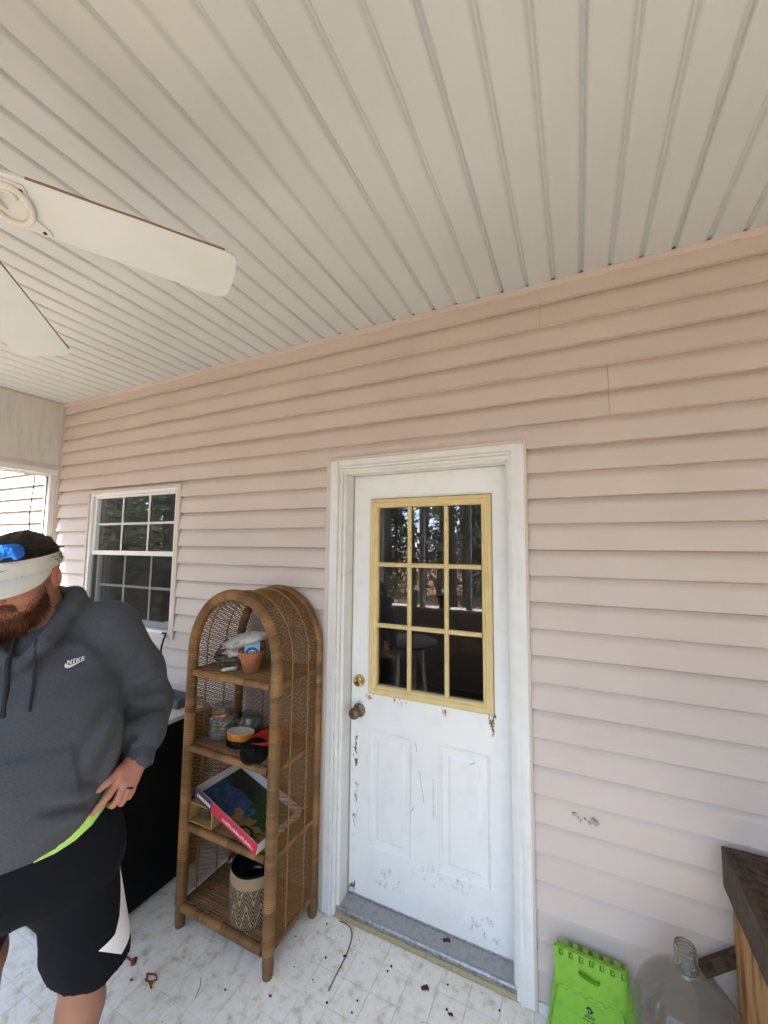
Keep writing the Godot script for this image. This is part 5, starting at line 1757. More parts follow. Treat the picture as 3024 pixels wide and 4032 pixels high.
func build_litter() -> void:
	M.twig = mat(0.13, 0.075, 0.05, 0.85)
	var tw = MB.new()
	tw.tube(curve([Vector3(-1.008, 0.004, 0.029), Vector3(-0.97, 0.006, 0.030), Vector3(-0.938, 0.006, 0.045), Vector3(-0.917, 0.006, 0.080), Vector3(-0.905, 0.005, 0.14), Vector3(-0.901, 0.004, 0.203), Vector3(-0.896, 0.003, 0.290)], 5), 0.0022, 6)
	tag(part("twig", tw, M.twig), "long thin curved brown twig on the floor before the door", "twig")
	var tw2 = MB.new()
	tw2.tube(curve([Vector3(-1.365, 0.003, 0.47), Vector3(-1.34, 0.006, 0.49), Vector3(-1.325, 0.003, 0.525)], 4), 0.0013, 5)
	tag(part("twig", tw2, M.twig), "short hair-thin twig on the floor in front of the wicker shelf", "twig")
	M.deadleaf = mat(0.10, 0.035, 0.022, 0.85, 0.3)
	var leaves = [[-0.571, 0.002, 0.123, 0.016, "curled dark red leaf scrap on the floor below the threshold"], [-0.539, 0.041, -0.052, 0.016, "brown leaf scrap lying on the door threshold"], [-0.905, 0.006, 0.155, 0.008, "tiny leaf scrap caught on the long twig"], [-0.46, 0.002, 0.165, 0.009, "small dark leaf scrap on the floor right of the curled red one"], [-1.08, 0.002, 0.40, 0.007, "tiny leaf scrap beside the front right foot of the wicker shelf"]]
	for l in leaves:
		var mb = MB.new()
		var poly = []
		for k in 9:
			var a: float = TAU * k / 9
			var r: float = l[3] * (0.55 + 0.6 * absf(sin(k * 2.3 + l[0] * 9)))
			poly.append(Vector3(cos(a) * r, absf(sin(a * 1.5)) * l[3] * 0.35, sin(a) * r * 0.75))
		for k in 9:
			mb.tri(Vector3(0, l[3] * 0.1, 0), poly[(k + 1) % 9], poly[k])
			mb.tri(Vector3(0, l[3] * 0.1 - 0.0007, 0), poly[k] - Vector3(0, 0.0007, 0), poly[(k + 1) % 9] - Vector3(0, 0.0007, 0))
		var o = part("leaf_scrap", mb, M.deadleaf)
		o.position = Vector3(l[0], l[1], l[2])
		tag(o, l[4], "leaf")
	M.chip = mat(0.20, 0.055, 0.025, 0.85)
	var chips = [[Vector3(-1.765, 0.002, 0.530), Vector3(-1.665, 0.002, 0.545), 0.006, "long rust brown scrap on the floor beside the man's knee"], [Vector3(-1.665, 0.002, 0.53), Vector3(-1.645, 0.002, 0.555), 0.013, "wedge shaped rust brown scrap at the end of the long one"]]
	for q in chips:
		var mb = MB.new()
		var pts = []
		for k in 7:
			pts.append(q[0].lerp(q[1], k / 6.0) + Vector3(rng.randf_range(-0.003, 0.003), 0.002, rng.randf_range(-0.003, 0.003)))
		mb.tube(pts, [q[2] * 0.5, q[2] * 0.8, q[2] * 0.6, q[2] * 0.9, q[2] * 0.6, q[2] * 0.8, q[2] * 0.4], 6, true, 0.35)
		tag(part("bark_scrap", mb, M.chip), q[3], "scrap")
	var lp = MB.new()
	var pts = []
	for k in 22:
		var a = 0.6 + TAU * 1.1 * k / 21.0
		pts.append(Vector3(-1.535 + cos(a) * 0.022 * (1.0 + 0.3 * sin(k * 1.7)), 0.0035 + 0.002 * sin(k), 0.552 + sin(a) * 0.014))
	pts.append(Vector3(-1.50, 0.003, 0.575))
	lp.tube(pts, 0.0040, 6, true, 0.7)
	tag(part("curled_scrap", lp, M.chip), "curled loop of rust brown leaf on the floor before the wicker shelf", "scrap")
	# dark crumbs
	for k in 30:
		var mb = MB.new()
		blob(mb, Vector3.ZERO, Basis(), Vector3.ONE * rng.randf_range(0.0018, 0.0048) * Vector3(1, 0.6, 1), 0.8, 3.0, 200 + k, 5, 7)
		var o = part("dirt_crumb", mb, M.black)
		o.position = Vector3(rng.randf_range(-1.85, -0.25), 0.002, rng.randf_range(0.05, 0.62))
		tag(o, "small dark crumb of dirt on the white floor tiles", "crumb", "dirt crumbs scattered on the floor tiles")

# ---------------------------------------------------------------- the man
class Field:
	# distance to a body: tapered capsules joined by a smooth minimum
	var a := PackedVector3Array()
	var b := PackedVector3Array()
	var ra := PackedFloat32Array()
	var rb := PackedFloat32Array()
	var kk := PackedFloat32Array()
	var nz := FastNoiseLite.new()
	var tinted := false

	func cap(p: Vector3, q: Vector3, r0: float, r1: float, k := 0.02) -> void:
		a.append(p); b.append(q); ra.append(r0); rb.append(r1); kk.append(k)

	func smin(x: float, y: float, k: float) -> float:
		var h := clampf(0.5 + 0.5 * (y - x) / k, 0.0, 1.0)
		return lerpf(y, x, h) - k * h * (1.0 - h)

	func bones(p: Vector3, d: float) -> float:
		for i in a.size():
			var ab := b[i] - a[i]
			var t := clampf((p - a[i]).dot(ab) / maxf(1e-8, ab.length_squared()), 0.0, 1.0)
			var e := (p - a[i] - ab * t).length() - lerpf(ra[i], rb[i], t)
			if e - d < kk[i]:
				d = smin(d, e, kk[i])
		return d

	func ell(p: Vector3, c: Vector3, r: Vector3) -> float:
		var q := p - c
		var k0 := Vector3(q.x / r.x, q.y / r.y, q.z / r.z).length()
		var k1 := Vector3(q.x / (r.x * r.x), q.y / (r.y * r.y), q.z / (r.z * r.z)).length()
		return k0 * (k0 - 1.0) / maxf(k1, 1e-6)

	# stack of ellipses: rows of [y, half width, middle z, half depth, middle x]
	func loft(p: Vector3, rows: Array) -> float:
		var n := rows.size()
		var i := 0
		while i < n - 2 and p.y > rows[i + 1][0]:
			i += 1
		var r0: Array = rows[i]
		var r1: Array = rows[i + 1]
		var t := clampf((p.y - r0[0]) / (r1[0] - r0[0]), 0.0, 1.0)
		var s := t * t * (3.0 - 2.0 * t) * 0.5 + t * 0.5
		var w: float = lerpf(r0[1], r1[1], s)
		var dd: float = lerpf(r0[3], r1[3], s)
		var x: float = (p.x - lerpf(r0[4], r1[4], s)) / w
		var z: float = (p.z - lerpf(r0[2], r1[2], s)) / dd
		var l := sqrt(x * x + z * z)
		var d := (l - 1.0) * minf(w, dd)
		if l > 0.01:
			d = (l - 1.0) * sqrt((x * w) * (x * w) + (z * dd) * (z * dd)) / l
		var top: float = rows[n - 1][0]
		var low: float = rows[0][0]
		return maxf(d, maxf(p.y - top, low - p.y))

	func at(p: Vector3) -> float:
		return bones(p, 10.0)

	func tint(_p: Vector3) -> Color:
		return Color(1, 1, 1)

	# surface nets over the box lo..hi, added to mb through the placing transform
	func nets(mb: MB, lo: Vector3, hi: Vector3, cell: float, place := Transform3D()) -> void:
		var B := 6
		var gx := int(ceil((hi.x - lo.x) / cell / B)) * B
		var gy := int(ceil((hi.y - lo.y) / cell / B)) * B
		var gz := int(ceil((hi.z - lo.z) / cell / B)) * B
		var sx := gx + 1
		var sy := gy + 1
		var vals := PackedFloat32Array()
		vals.resize(sx * sy * (gz + 1))
		vals.fill(9.0)
		var live := []
		var half := B * cell * 0.5
		for bz in gz / B:
			for by in gy / B:
				for bx in gx / B:
					var c := lo + Vector3(bx, by, bz) * (B * cell) + Vector3.ONE * half
					var d := at(c)
					if absf(d) < half * 1.74 * 1.25 + cell:
						live.append(Vector3i(bx * B, by * B, bz * B))
					else:
						for z in B + 1:
							for y in B + 1:
								var o := (bz * B + z) * sx * sy + (by * B + y) * sx + bx * B
								for x in B + 1:
									if vals[o + x] == 9.0: vals[o + x] = d
		var known := PackedByteArray()
		known.resize(vals.size())
		for l: Vector3i in live:
			for z in B + 1:
				for y in B + 1:
					var o := (l.z + z) * sx * sy + (l.y + y) * sx + l.x
					for x in B + 1:
						if known[o + x] == 0:
							known[o + x] = 1
							vals[o + x] = at(lo + Vector3(l.x + x, l.y + y, l.z + z) * cell)
		var ids := PackedInt32Array()
		ids.resize(vals.size())
		ids.fill(-1)
		var pos := PackedVector3Array()
		var offs := [0, 1, sx, sx + 1, sx * sy, sx * sy + 1, sx * sy + sx, sx * sy + sx + 1]
		var crn := [Vector3(0, 0, 0), Vector3(1, 0, 0), Vector3(0, 1, 0), Vector3(1, 1, 0), Vector3(0, 0, 1), Vector3(1, 0, 1), Vector3(0, 1, 1), Vector3(1, 1, 1)]
		var eds := [[0, 1], [2, 3], [4, 5], [6, 7], [0, 2], [1, 3], [4, 6], [5, 7], [0, 4], [1, 5], [2, 6], [3, 7]]
		for l: Vector3i in live:
			for z in B:
				for y in B:
					var o := (l.z + z) * sx * sy + (l.y + y) * sx + l.x
					for x in B:
						var q := o + x
						var m := 0
						for k in 8:
							if vals[q + offs[k]] < 0.0: m += 1
						if m == 0 or m == 8: continue
						var sum := Vector3.ZERO
						var cnt := 0
						for e in eds:
							var v0: float = vals[q + offs[e[0]]]
							var v1: float = vals[q + offs[e[1]]]
							if (v0 < 0.0) != (v1 < 0.0):
								var p0: Vector3 = crn[e[0]]
								var p1: Vector3 = crn[e[1]]
								sum += p0.lerp(p1, v0 / (v0 - v1))
								cnt += 1
						ids[q] = pos.size()
						pos.append(lo + (Vector3(l.x + x, l.y + y, l.z + z) + sum / cnt) * cell)
		var tri := PackedInt32Array()
		for l: Vector3i in live:
			for z in B:
				for y in B:
					var o := (l.z + z) * sx * sy + (l.y + y) * sx + l.x
					for x in B:
						var q := o + x
						var v0 := vals[q] < 0.0
						for ax in 3:
							var st: int = [1, sx, sx * sy][ax]
							if v0 == (vals[q + st] < 0.0): continue
							var u: int = [sx, sx * sy, 1][ax]
							var w: int = [sx * sy, 1, sx][ax]
							if q - u - w < 0: continue
							var i0 := ids[q - u - w]
							var i1 := ids[q - w]
							var i2 := ids[q]
							var i3 := ids[q - u]
							if i0 < 0 or i1 < 0 or i2 < 0 or i3 < 0: continue
							# clockwise seen from outside
							if v0: tri.append_array([i0, i2, i1, i0, i3, i2])
							else: tri.append_array([i0, i1, i2, i0, i2, i3])
		var nrm := PackedVector3Array()
		nrm.resize(pos.size())
		for t in range(0, tri.size(), 3):
			var fn := (pos[tri[t + 2]] - pos[tri[t]]).cross(pos[tri[t + 1]] - pos[tri[t]])
			for k in 3: nrm[tri[t + k]] += fn
		var base := mb.v.size()
		for i in pos.size():
			if tinted: mb.col = tint(pos[i])
			mb.vert(place * pos[i], place.basis * nrm[i].normalized(), Vector2.ZERO)
		for i in tri.size(): tri[i] += base
		mb.ix.append_array(tri)

	# first hit of the surface from p along d
	func march(p: Vector3, d: Vector3, far := 1.0) -> Vector3:
		var t := 0.0
		for i in 80:
			var e := at(p + d * t)
			if e < 0.0004 or t > far: break
			t += e * 0.7
		return p + d * t

class Hoodie extends Field:
	var rows := [[0.78, 0.232, 0.025, 0.190, 0.015], [0.84, 0.240, 0.030, 0.200, 0.015], [0.92, 0.252, 0.035, 0.212, 0.018], [1.02, 0.258, 0.040, 0.214, 0.02], [1.12, 0.252, 0.035, 0.205, 0.02], [1.22, 0.243, 0.025, 0.188, 0.02], [1.29, 0.230, 0.008, 0.160, 0.02], [1.345, 0.208, -0.010, 0.128, 0.02], [1.395, 0.165, -0.030, 0.098, 0.015], [1.435, 0.110, -0.040, 0.080, 0.01], [1.46, 0.080, -0.045, 0.070, 0.005]]
	var fold := []
	func hem(x: float) -> float:
		var h := 0.822
		if x > 0.05: h += 0.9 * (x - 0.05) * (x - 0.05) + 0.10 * (x - 0.05)
		if x > 0.16: h += 2.6 * (x - 0.16) * (x - 0.16) + 0.35 * (x - 0.16)
		return h
	func at(p: Vector3) -> float:
		var d := loft(p, rows)
		d = bones(p, d)
		# creases and ridges of the cloth
		for f in fold:
			var ab: Vector3 = f[1] - f[0]
			var t := clampf((p - f[0]).dot(ab) / ab.length_squared(), 0.0, 1.0)
			var e: float = (p - f[0] - ab * t).length() / f[2]
			if e < 1.0:
				d -= 2.3 * f[3] * (1.0 - e * e) * (1.0 - e * e) * sin(PI * clampf(t * 0.9 + 0.05, 0, 1))
		if absf(d) < 0.05:
			d += 0.0060 * nz.get_noise_3d(p.x * 60.0, p.y * 40.0, p.z * 60.0)
			# front pocket: a sewn-on panel with slanting mouths
			if p.z > 0.05 and p.y < 1.12 and p.y > 0.80:
				var px := absf(p.x - 0.005)
				var edge := 0.150 + (1.10 - p.y) * 0.22
				var m := clampf((edge - px) / 0.006, 0.0, 1.0) * clampf((1.105 - p.y) / 0.006, 0.0, 1.0)
				d -= 0.0095 * m
			# rib band at the hem
			var hb := p.y - hem(p.x)
			if hb < 0.055 and p.x < 0.30: d += 0.0035 * clampf((0.055 - hb) / 0.006, 0, 1)
		if p.x < 0.262 or p.y < 0.85:
			d = maxf(d, hem(p.x) - p.y)
		return d

class Shorts extends Field:
	var rows := [[0.60, 0.10, 0.05, 0.05, 0.055], [0.63, 0.18, 0.052, 0.11, 0.052], [0.67, 0.240, 0.050, 0.155, 0.048], [0.72, 0.262, 0.045, 0.175, 0.042], [0.80, 0.258, 0.035, 0.186, 0.028], [0.90, 0.240, 0.028, 0.190, 0.018], [1.02, 0.228, 0.025, 0.185, 0.015]]
	func at(p: Vector3) -> float:
		var d := loft(p, rows)
		d = bones(p, d)
		# the gap between the legs
		var gap := (Vector2(p.x - 0.068 + (0.62 - p.y) * 0.12, (p.y - 0.40) * 0.215).length() - 0.052)
		if p.y < 0.66: d = maxf(d, -gap)
		if absf(d) < 0.04: d += 0.005 * nz.get_noise_3d(p.x * 50.0, p.y * 16.0, p.z * 50.0)
		var cut := 0.418 + (0.012 * sin(p.x * 23.0)) - (0.018 if p.x > 0.2 else 0.0) * clampf((p.x - 0.2) / 0.05, 0, 1)
		return maxf(d, cut - p.y)

class Head extends Field:
	func _init() -> void:
		tinted = true
		cap(Vector3(0, -0.05, -0.035), Vector3(0.01, -0.21, -0.075), 0.058, 0.066, 0.03)
		cap(Vector3(0, 0.012, 0.090), Vector3(0, -0.026, 0.108), 0.009, 0.0125, 0.012)
		cap(Vector3(0.012, -0.032, 0.099), Vector3(-0.012, -0.032, 0.099), 0.0095, 0.0095, 0.008)
		cap(Vector3(-0.040, 0.022, 0.062), Vector3(0.040, 0.022, 0.062), 0.013, 0.013, 0.02)
		cap(Vector3(-0.018, -0.066, 0.0905), Vector3(0.018, -0.066, 0.0905), 0.0065, 0.0065, 0.006)
		cap(Vector3(-0.016, -0.0785, 0.0885), Vector3(0.016, -0.0785, 0.0885), 0.0075, 0.0075, 0.006)
		cap(Vector3(0.040, -0.028, 0.058), Vector3(0.050, -0.010, 0.050), 0.024, 0.020, 0.03)
		cap(Vector3(-0.040, -0.028, 0.058), Vector3(-0.050, -0.010, 0.050), 0.024, 0.020, 0.03)
	func at(p: Vector3) -> float:
		var d := ell(p, Vector3(0, 0.032, -0.018), Vector3(0.076, 0.083, 0.096))
		d = smin(d, ell(p, Vector3(0, -0.050, 0.030), Vector3(0.062, 0.075, 0.062)), 0.03)
		d = smin(d, (p - Vector3(0, -0.108, 0.058)).length() - 0.026, 0.025)
		d = bones(p, d)
		# eyes sit back under the brow
		d = maxf(d, -(Vector3((absf(p.x) - 0.032) / 1.5, p.y - 0.002, p.z - 0.096).length() - 0.013))
		# ears
		var q := Vector3(absf(p.x), p.y, p.z)
		var e := ell(q, Vector3(0.081, -0.008, -0.014), Vector3(0.0115, 0.033, 0.0205))
		e = maxf(e, -ell(q, Vector3(0.0925, -0.006, -0.010), Vector3(0.008, 0.0205, 0.0115)))
		d = smin(d, e, 0.006)
		return d
	func tint(p: Vector3) -> Color:
		var c := Color(0.40, 0.190, 0.130)
		var red := clampf(1.0 - (Vector3(absf(p.x), p.y, p.z) - Vector3(0.045, -0.028, 0.07)).length() / 0.05, 0, 1) + clampf(1.0 - (p - Vector3(0, -0.02, 0.11)).length() / 0.035, 0, 1) + clampf((absf(p.x) - 0.076) / 0.012, 0, 1) * 0.8
		c = c.lerp(Color(0.43, 0.135, 0.10), clampf(red, 0, 1) * 0.6)
		if (p.y < -0.055 and absf(p.x) < 0.024 and p.y > -0.088 and p.z > 0.088): c = c.lerp(Color(0.42, 0.14, 0.12), 0.6)
		if (p - Vector3(0.052, -0.030, 0.062)).length() < 0.006: c = Color(0.16, 0.06, 0.04)
		return c

func straw(mb: MB, root: Vector3, d: Vector3, bend: Vector3, ln: float, r: float) -> void:
	mb.tube([root, root + d * ln * 0.5, root + d * ln + bend * ln], [r, r * 0.8, r * 0.15], 3, false)

func build_man() -> void:
	var man = thing("person", "man in a dark grey hoodie, black shorts and white visor looking down", "person")
	man.transform = Transform3D(Basis(Vector3(0.529, 0, -0.849).normalized(), Vector3.UP, Vector3(0.849, 0, 0.529).normalized()), Vector3(-1.562, 0, 1.035))
	var hr = RandomNumberGenerator.new()
	hr.seed = 44
	# --- head
	var hb = Basis(Vector3.UP, deg_to_rad(-22.0)) * Basis(Vector3.RIGHT, deg_to_rad(15.0)) * Basis(Vector3.BACK, deg_to_rad(3.0))
	hb = hb.scaled(Vector3.ONE * 1.12)
	var hx = Transform3D(hb, Vector3(-0.026, 1.566, 0.012))
	M.skin = mat(1, 1, 1, 0.48, 0.4)
	M.skin.vertex_color_use_as_albedo = true
	M.skin.subsurf_scatter_enabled = true
	M.skin.subsurf_scatter_strength = 0.12
	bump(M.skin, noise_tex(0.05, 4, [], 256, 141), 0.02)
	var body = MB.new()
	body.colored = true
	var hd = Head.new()
	hd.nets(body, Vector3(-0.12, -0.23, -0.16), Vector3(0.12, 0.14, 0.14), 0.0042, hx)
	body.col = Color(0.37, 0.185, 0.125)
	# --- trunk and legs under the clothes
	var core = Field.new()
	core.cap(Vector3(0.01, 1.42, -0.03), Vector3(0.02, 1.20, 0.0), 0.085, 0.13, 0.05)
	core.cap(Vector3(0.02, 1.20, 0.0), Vector3(0.02, 0.90, 0.02), 0.13, 0.13, 0.05)
	core.cap(Vector3(0.10, 0.86, 0.03), Vector3(0.205, 0.48, 0.088), 0.085, 0.063, 0.04)
	core.cap(Vector3(0.205, 0.48, 0.088), Vector3(0.206, 0.40, 0.080), 0.063, 0.055, 0.03)
	core.cap(Vector3(0.206, 0.40, 0.078), Vector3(0.210, 0.27, 0.055), 0.0555, 0.058, 0.03)
	core.cap(Vector3(0.210, 0.27, 0.055), Vector3(0.212, 0.09, 0.05), 0.058, 0.036, 0.03)
	core.cap(Vector3(0.212, 0.05, 0.04), Vector3(0.235, 0.03, 0.19), 0.036, 0.026, 0.03)
	core.cap(Vector3(-0.06, 0.86, 0.02), Vector3(-0.045, 0.48, 0.005), 0.085, 0.062, 0.04)
	core.cap(Vector3(-0.045, 0.48, 0.005), Vector3(-0.055, 0.27, -0.035), 0.060, 0.057, 0.03)
	core.cap(Vector3(-0.055, 0.27, -0.035), Vector3(-0.07, 0.09, -0.05), 0.057, 0.036, 0.03)
	core.cap(Vector3(-0.07, 0.05, -0.06), Vector3(-0.10, 0.03, 0.09), 0.036, 0.026, 0.03)
	core.nets(body, Vector3(-0.20, -0.02, -0.18), Vector3(0.31, 1.50, 0.26), 0.014)
	# --- left hand on the hip, back of the hand to the viewer
	var W = Vector3(0.320, 0.972, 0.082)
	var hand = Field.new()
	hand.cap(Vector3(0.332, 1.02, 0.055), W, 0.030, 0.0265, 0.02)
	var kn = [Vector3(0.268, 0.944, 0.141), Vector3(0.283, 0.930, 0.138), Vector3(0.300, 0.922, 0.129), Vector3(0.314, 0.922, 0.117)]
	for k in 4:
		hand.cap(W + Vector3(-0.012 + k * 0.006, -0.004, 0.004), kn[k], 0.021, 0.0135, 0.016)
	hand.cap(kn[0], Vector3(0.243, 0.914, 0.162), 0.0125, 0.0108, 0.006)
	hand.cap(Vector3(0.243, 0.914, 0.162), Vector3(0.222, 0.894, 0.168), 0.0105, 0.0095, 0.004)
	hand.cap(Vector3(0.222, 0.894, 0.168), Vector3(0.209, 0.881, 0.168), 0.0095, 0.0082, 0.004)
	hand.cap(kn[1], Vector3(0.270, 0.893, 0.150), 0.0125, 0.0112, 0.004)
	hand.cap(Vector3(0.270, 0.893, 0.150), Vector3(0.258, 0.874, 0.140), 0.0108, 0.0098, 0.004)
	hand.cap(Vector3(0.258, 0.874, 0.140), Vector3(0.250, 0.866, 0.120), 0.0098, 0.0088, 0.004)
	hand.cap(kn[2], Vector3(0.288, 0.888, 0.142), 0.0120, 0.0108, 0.004)
	hand.cap(Vector3(0.288, 0.888, 0.142), Vector3(0.280, 0.868, 0.130), 0.0105, 0.0096, 0.004)
	hand.cap(Vector3(0.280, 0.868, 0.130), Vector3(0.273, 0.862, 0.108), 0.0095, 0.0085, 0.004)
	hand.cap(kn[3], Vector3(0.306, 0.892, 0.127), 0.0105, 0.0096, 0.004)
	hand.cap(Vector3(0.306, 0.892, 0.127), Vector3(0.300, 0.874, 0.117), 0.0094, 0.0085, 0.004)
	hand.cap(Vector3(0.300, 0.874, 0.117), Vector3(0.292, 0.868, 0.098), 0.0085, 0.0075, 0.004)
	hand.cap(W + Vector3(-0.018, -0.002, 0.016), Vector3(0.268, 0.965, 0.136), 0.020, 0.0155, 0.016)
	hand.cap(Vector3(0.268, 0.965, 0.136), Vector3(0.240, 0.955, 0.160), 0.0145, 0.0120, 0.006)
	hand.cap(Vector3(0.240, 0.955, 0.160), Vector3(0.220, 0.944, 0.170), 0.0118, 0.0095, 0.004)
	body.col = Color(0.42, 0.195, 0.135)
	hand.nets(body, Vector3(0.185, 0.83, 0.02), Vector3(0.375, 1.06, 0.20), 0.0036)
	# --- right hand, hanging
	var rh = Field.new()
	var RW = Vector3(-0.335, 0.86, 0.06)
	rh.cap(Vector3(-0.33, 0.93, 0.03), RW, 0.030, 0.026, 0.02)
	for k in 4:
		var kb = RW + Vector3(0.012 - k * 0.004, -0.085 + absf(k - 1.2) * 0.004, -0.022 + k * 0.020)
		rh.cap(RW + Vector3(0, -0.01, -0.012 + k * 0.008), kb, 0.018, 0.0125, 0.016)
		rh.cap(kb, kb + Vector3(0.006, -0.04, 0.004), 0.011, 0.0100, 0.004)
		rh.cap(kb + Vector3(0.006, -0.04, 0.004), kb + Vector3(0.022, -0.070 + absf(k - 1.2) * 0.006, 0.006), 0.0098, 0.0082, 0.004)
	rh.cap(RW + Vector3(0.01, -0.02, 0.02), RW + Vector3(0.022, -0.06, 0.048), 0.017, 0.012, 0.012)
	rh.cap(RW + Vector3(0.022, -0.06, 0.048), RW + Vector3(0.026, -0.095, 0.056), 0.012, 0.0092, 0.004)
	rh.nets(body, Vector3(-0.40, 0.66, -0.02), Vector3(-0.26, 0.96, 0.18), 0.005)
	part("body", body, M.skin, man)
	# --- ring
	var rg = MB.new()
	var rp = []
	var rc = Vector3(0.2965, 0.910, 0.1345)
	var axis = (Vector3(0.288, 0.888, 0.142) - kn[2]).normalized()
	var e1 = axis.cross(Vector3.UP).normalized()
	var e2 = axis.cross(e1)
	for k in 25:
		var an = TAU * k / 24.0
		rp.append(rc + (e1 * cos(an) + e2 * sin(an)) * 0.0124)
	rg.tube(rp, 0.0028, 8, false)
	part("finger_ring", rg, M.gap, man)
	# --- hair, beard
	M.hair = mat(0.018, 0.011, 0.008, 0.55, 0.4)
	M.beard = StandardMaterial3D.new()
	M.beard.vertex_color_use_as_albedo = true
	M.beard.roughness = 0.6
	M.beard.metallic_specular = 0.35
	var hair = MB.new()
	for k in 5200:
		var th = hr.randf() * TAU
		var ph = acos(lerpf(1.0, -0.15, pow(hr.randf(), 0.9)))
		var d = Vector3(sin(ph) * sin(th), cos(ph), sin(ph) * cos(th))
		if d.z > 0.35 and d.y < 0.42: continue
		if d.y < 0.05 and d.z > 0.0: continue
		var root = Vector3(0, 0.032, -0.018) + Vector3(d.x * 0.0755, d.y * 0.0825, d.z * 0.0955)
		var lean = (Vector3(0, 0.15, -0.9) + Vector3(hr.randf_range(-0.5, 0.5), hr.randf_range(-0.2, 0.5), hr.randf_range(-0.4, 0.4)))
		lean = (d * 0.55 + (lean - d * lean.dot(d)) * 0.8).normalized()
		straw(hair, hx * root, hb * lean, hb * Vector3(0, -0.25, -0.2), 0.009 + hr.randf() * 0.010, 0.0011)
	var scalp = MB.new()
	blob(scalp, hx * Vector3(0, 0.040, -0.020), hb, Vector3(0.0785, 0.083, 0.0985), 0.10, 0.9, 17, 20, 30)
	hair.ix.append_array(PackedInt32Array())
	var hn = part("hair", hair, M.hair, man)
	part("hair_cap", scalp, M.hair, hn)
	var beard = MB.new()
	beard.colored = true
	for k in 6500:
		# over jaw, chin and upper lip
		var th = hr.randf_range(-1.75, 1.75)
		var yv = hr.randf_range(-0.15, -0.01)
		var start = Vector3(0, yv, 0.01)
		var dirn = Vector3(sin(th), 0, cos(th))
		var low = -0.052
		var side = absf(th)
		var lim = lerpf(-0.092, -0.084, clampf(side / 0.5, 0, 1))
		if side > 0.5: lim = lerpf(-0.084, -0.050, clampf((side - 0.5) / 0.9, 0, 1))
		var lip: bool = side < 0.42 and yv > -0.062 and yv < -0.045
		var over = yv - lim
		if over > 0.0 and not lip and (over > 0.034 or hr.randf() < over / 0.034 + 0.15): continue
		var p: Vector3
		var t = 0.0
		var hit = start + dirn * 0.20
		for i in 40:
			var e = hd.at(hit)
			if e < 0.0005: break
			hit -= dirn * e * 0.8
		p = hit
		if (p - start).length() > 0.19: continue
		var tone = hr.randf()
		beard.col = Color(0.060, 0.020, 0.009).lerp(Color(0.19, 0.065, 0.025), tone * tone)
		if lip or (side < 0.6 and yv > -0.095): beard.col = beard.col.lerp(Color(0.20, 0.09, 0.04), 0.5)
		var out = (dirn * 0.55 + Vector3(hr.randf_range(-0.35, 0.35), -0.85, hr.randf_range(-0.15, 0.35))).normalized()
		if lip: out = (dirn * 0.25 + Vector3(signf(th) * 0.8, -0.55, 0.1)).normalized()
		if over > 0.0 and not lip: beard.col = beard.col.lerp(Color(0.24, 0.11, 0.055), 0.5)
		var ln = (0.35 if over > 0.0 and not lip else 1.0) * lerpf(0.009, 0.040, clampf((-0.05 - yv) / 0.07, 0, 1)) * hr.randf_range(0.7, 1.2)
		straw(beard, hx * p, hb * out, hb * Vector3(0, -0.22, -0.08), ln, 0.0010)
	var bn = part("beard", beard, M.beard, man)
	var bb = MB.new()
	bb.colored = true
	bb.col = Color(0.075, 0.030, 0.015)
	blob(bb, hx * Vector3(0, -0.116, 0.044), hb, Vector3(0.053, 0.036, 0.046), 0.25, 1.0, 19, 18, 26)
	part("beard_mass", bb, M.beard, bn)
	# --- visor: band, bill and a small mark
	M.visor = mat(0.62, 0.61, 0.54, 0.85, 0.3)
	bump(M.visor, noise_tex(0.2, 2, [], 256, 151), 0.02)
	var vis = Node3D.new()
	vis.name = "visor"
	man.add_child(vis)
	vis.transform = hx
	var band = MB.new()
	var nb = 64
	for k in nb:
		var t0 = TAU * k / nb
		var t1 = TAU * (k + 1) / nb
		var ring = []
		for t in [t0, t1]:
			var y0 = 0.020 - 0.004 * cos(t)
			var y1 = 0.058 + 0.006 * cos(t)
			if cos(t) < 0.0: y1 = lerpf(y1, 0.050, -cos(t))
			ring.append([Vector3(sin(t) * 0.0850, y0, -0.014 + cos(t) * 0.1100), Vector3(sin(t) * 0.0810, y1, -0.017 + cos(t) * 0.1030)])
		band.quad(ring[0][0], ring[1][0], ring[1][1], ring[0][1])
	part("band", band, M.visor, vis)
	var bill = MB.new()
	var rows = 9
	var colsn = 36
	var grid = []
	for i in rows + 1:
		for k in colsn + 1:
			var t = lerpf(-1.45, 1.45, float(k) / colsn)
			var f = float(i) / rows
			var reach = 0.062 * pow(maxf(0.0, cos(t / 1.45 * PI / 2.0)), 0.55)
			var base = Vector3(sin(t) * 0.0850, 0.0225 - 0.004 * cos(t), -0.014 + cos(t) * 0.1100)
			var o = Vector3(sin(t) * 0.30, -0.46 - 0.25 * pow(absf(sin(t)), 2.0), 0.88)
			grid.append(base + o * reach * f + Vector3(0, 0.006 * sin(f * PI), 0))
	for i in rows:
		for k in colsn:
			var a: Vector3 = grid[i * (colsn + 1) + k]
			var b: Vector3 = grid[i * (colsn + 1) + k + 1]
			var c: Vector3 = grid[(i + 1) * (colsn + 1) + k + 1]
			var e: Vector3 = grid[(i + 1) * (colsn + 1) + k]
			bill.quad(e, c, b, a)
			var dn = Vector3(0, -0.0035, 0)
			bill.quad(a + dn, b + dn, c + dn, e + dn)
			if i == rows - 1: bill.quad(e + dn, c + dn, c, e)
	part("bill", bill, M.visor, vis)
	var sw = MB.new()
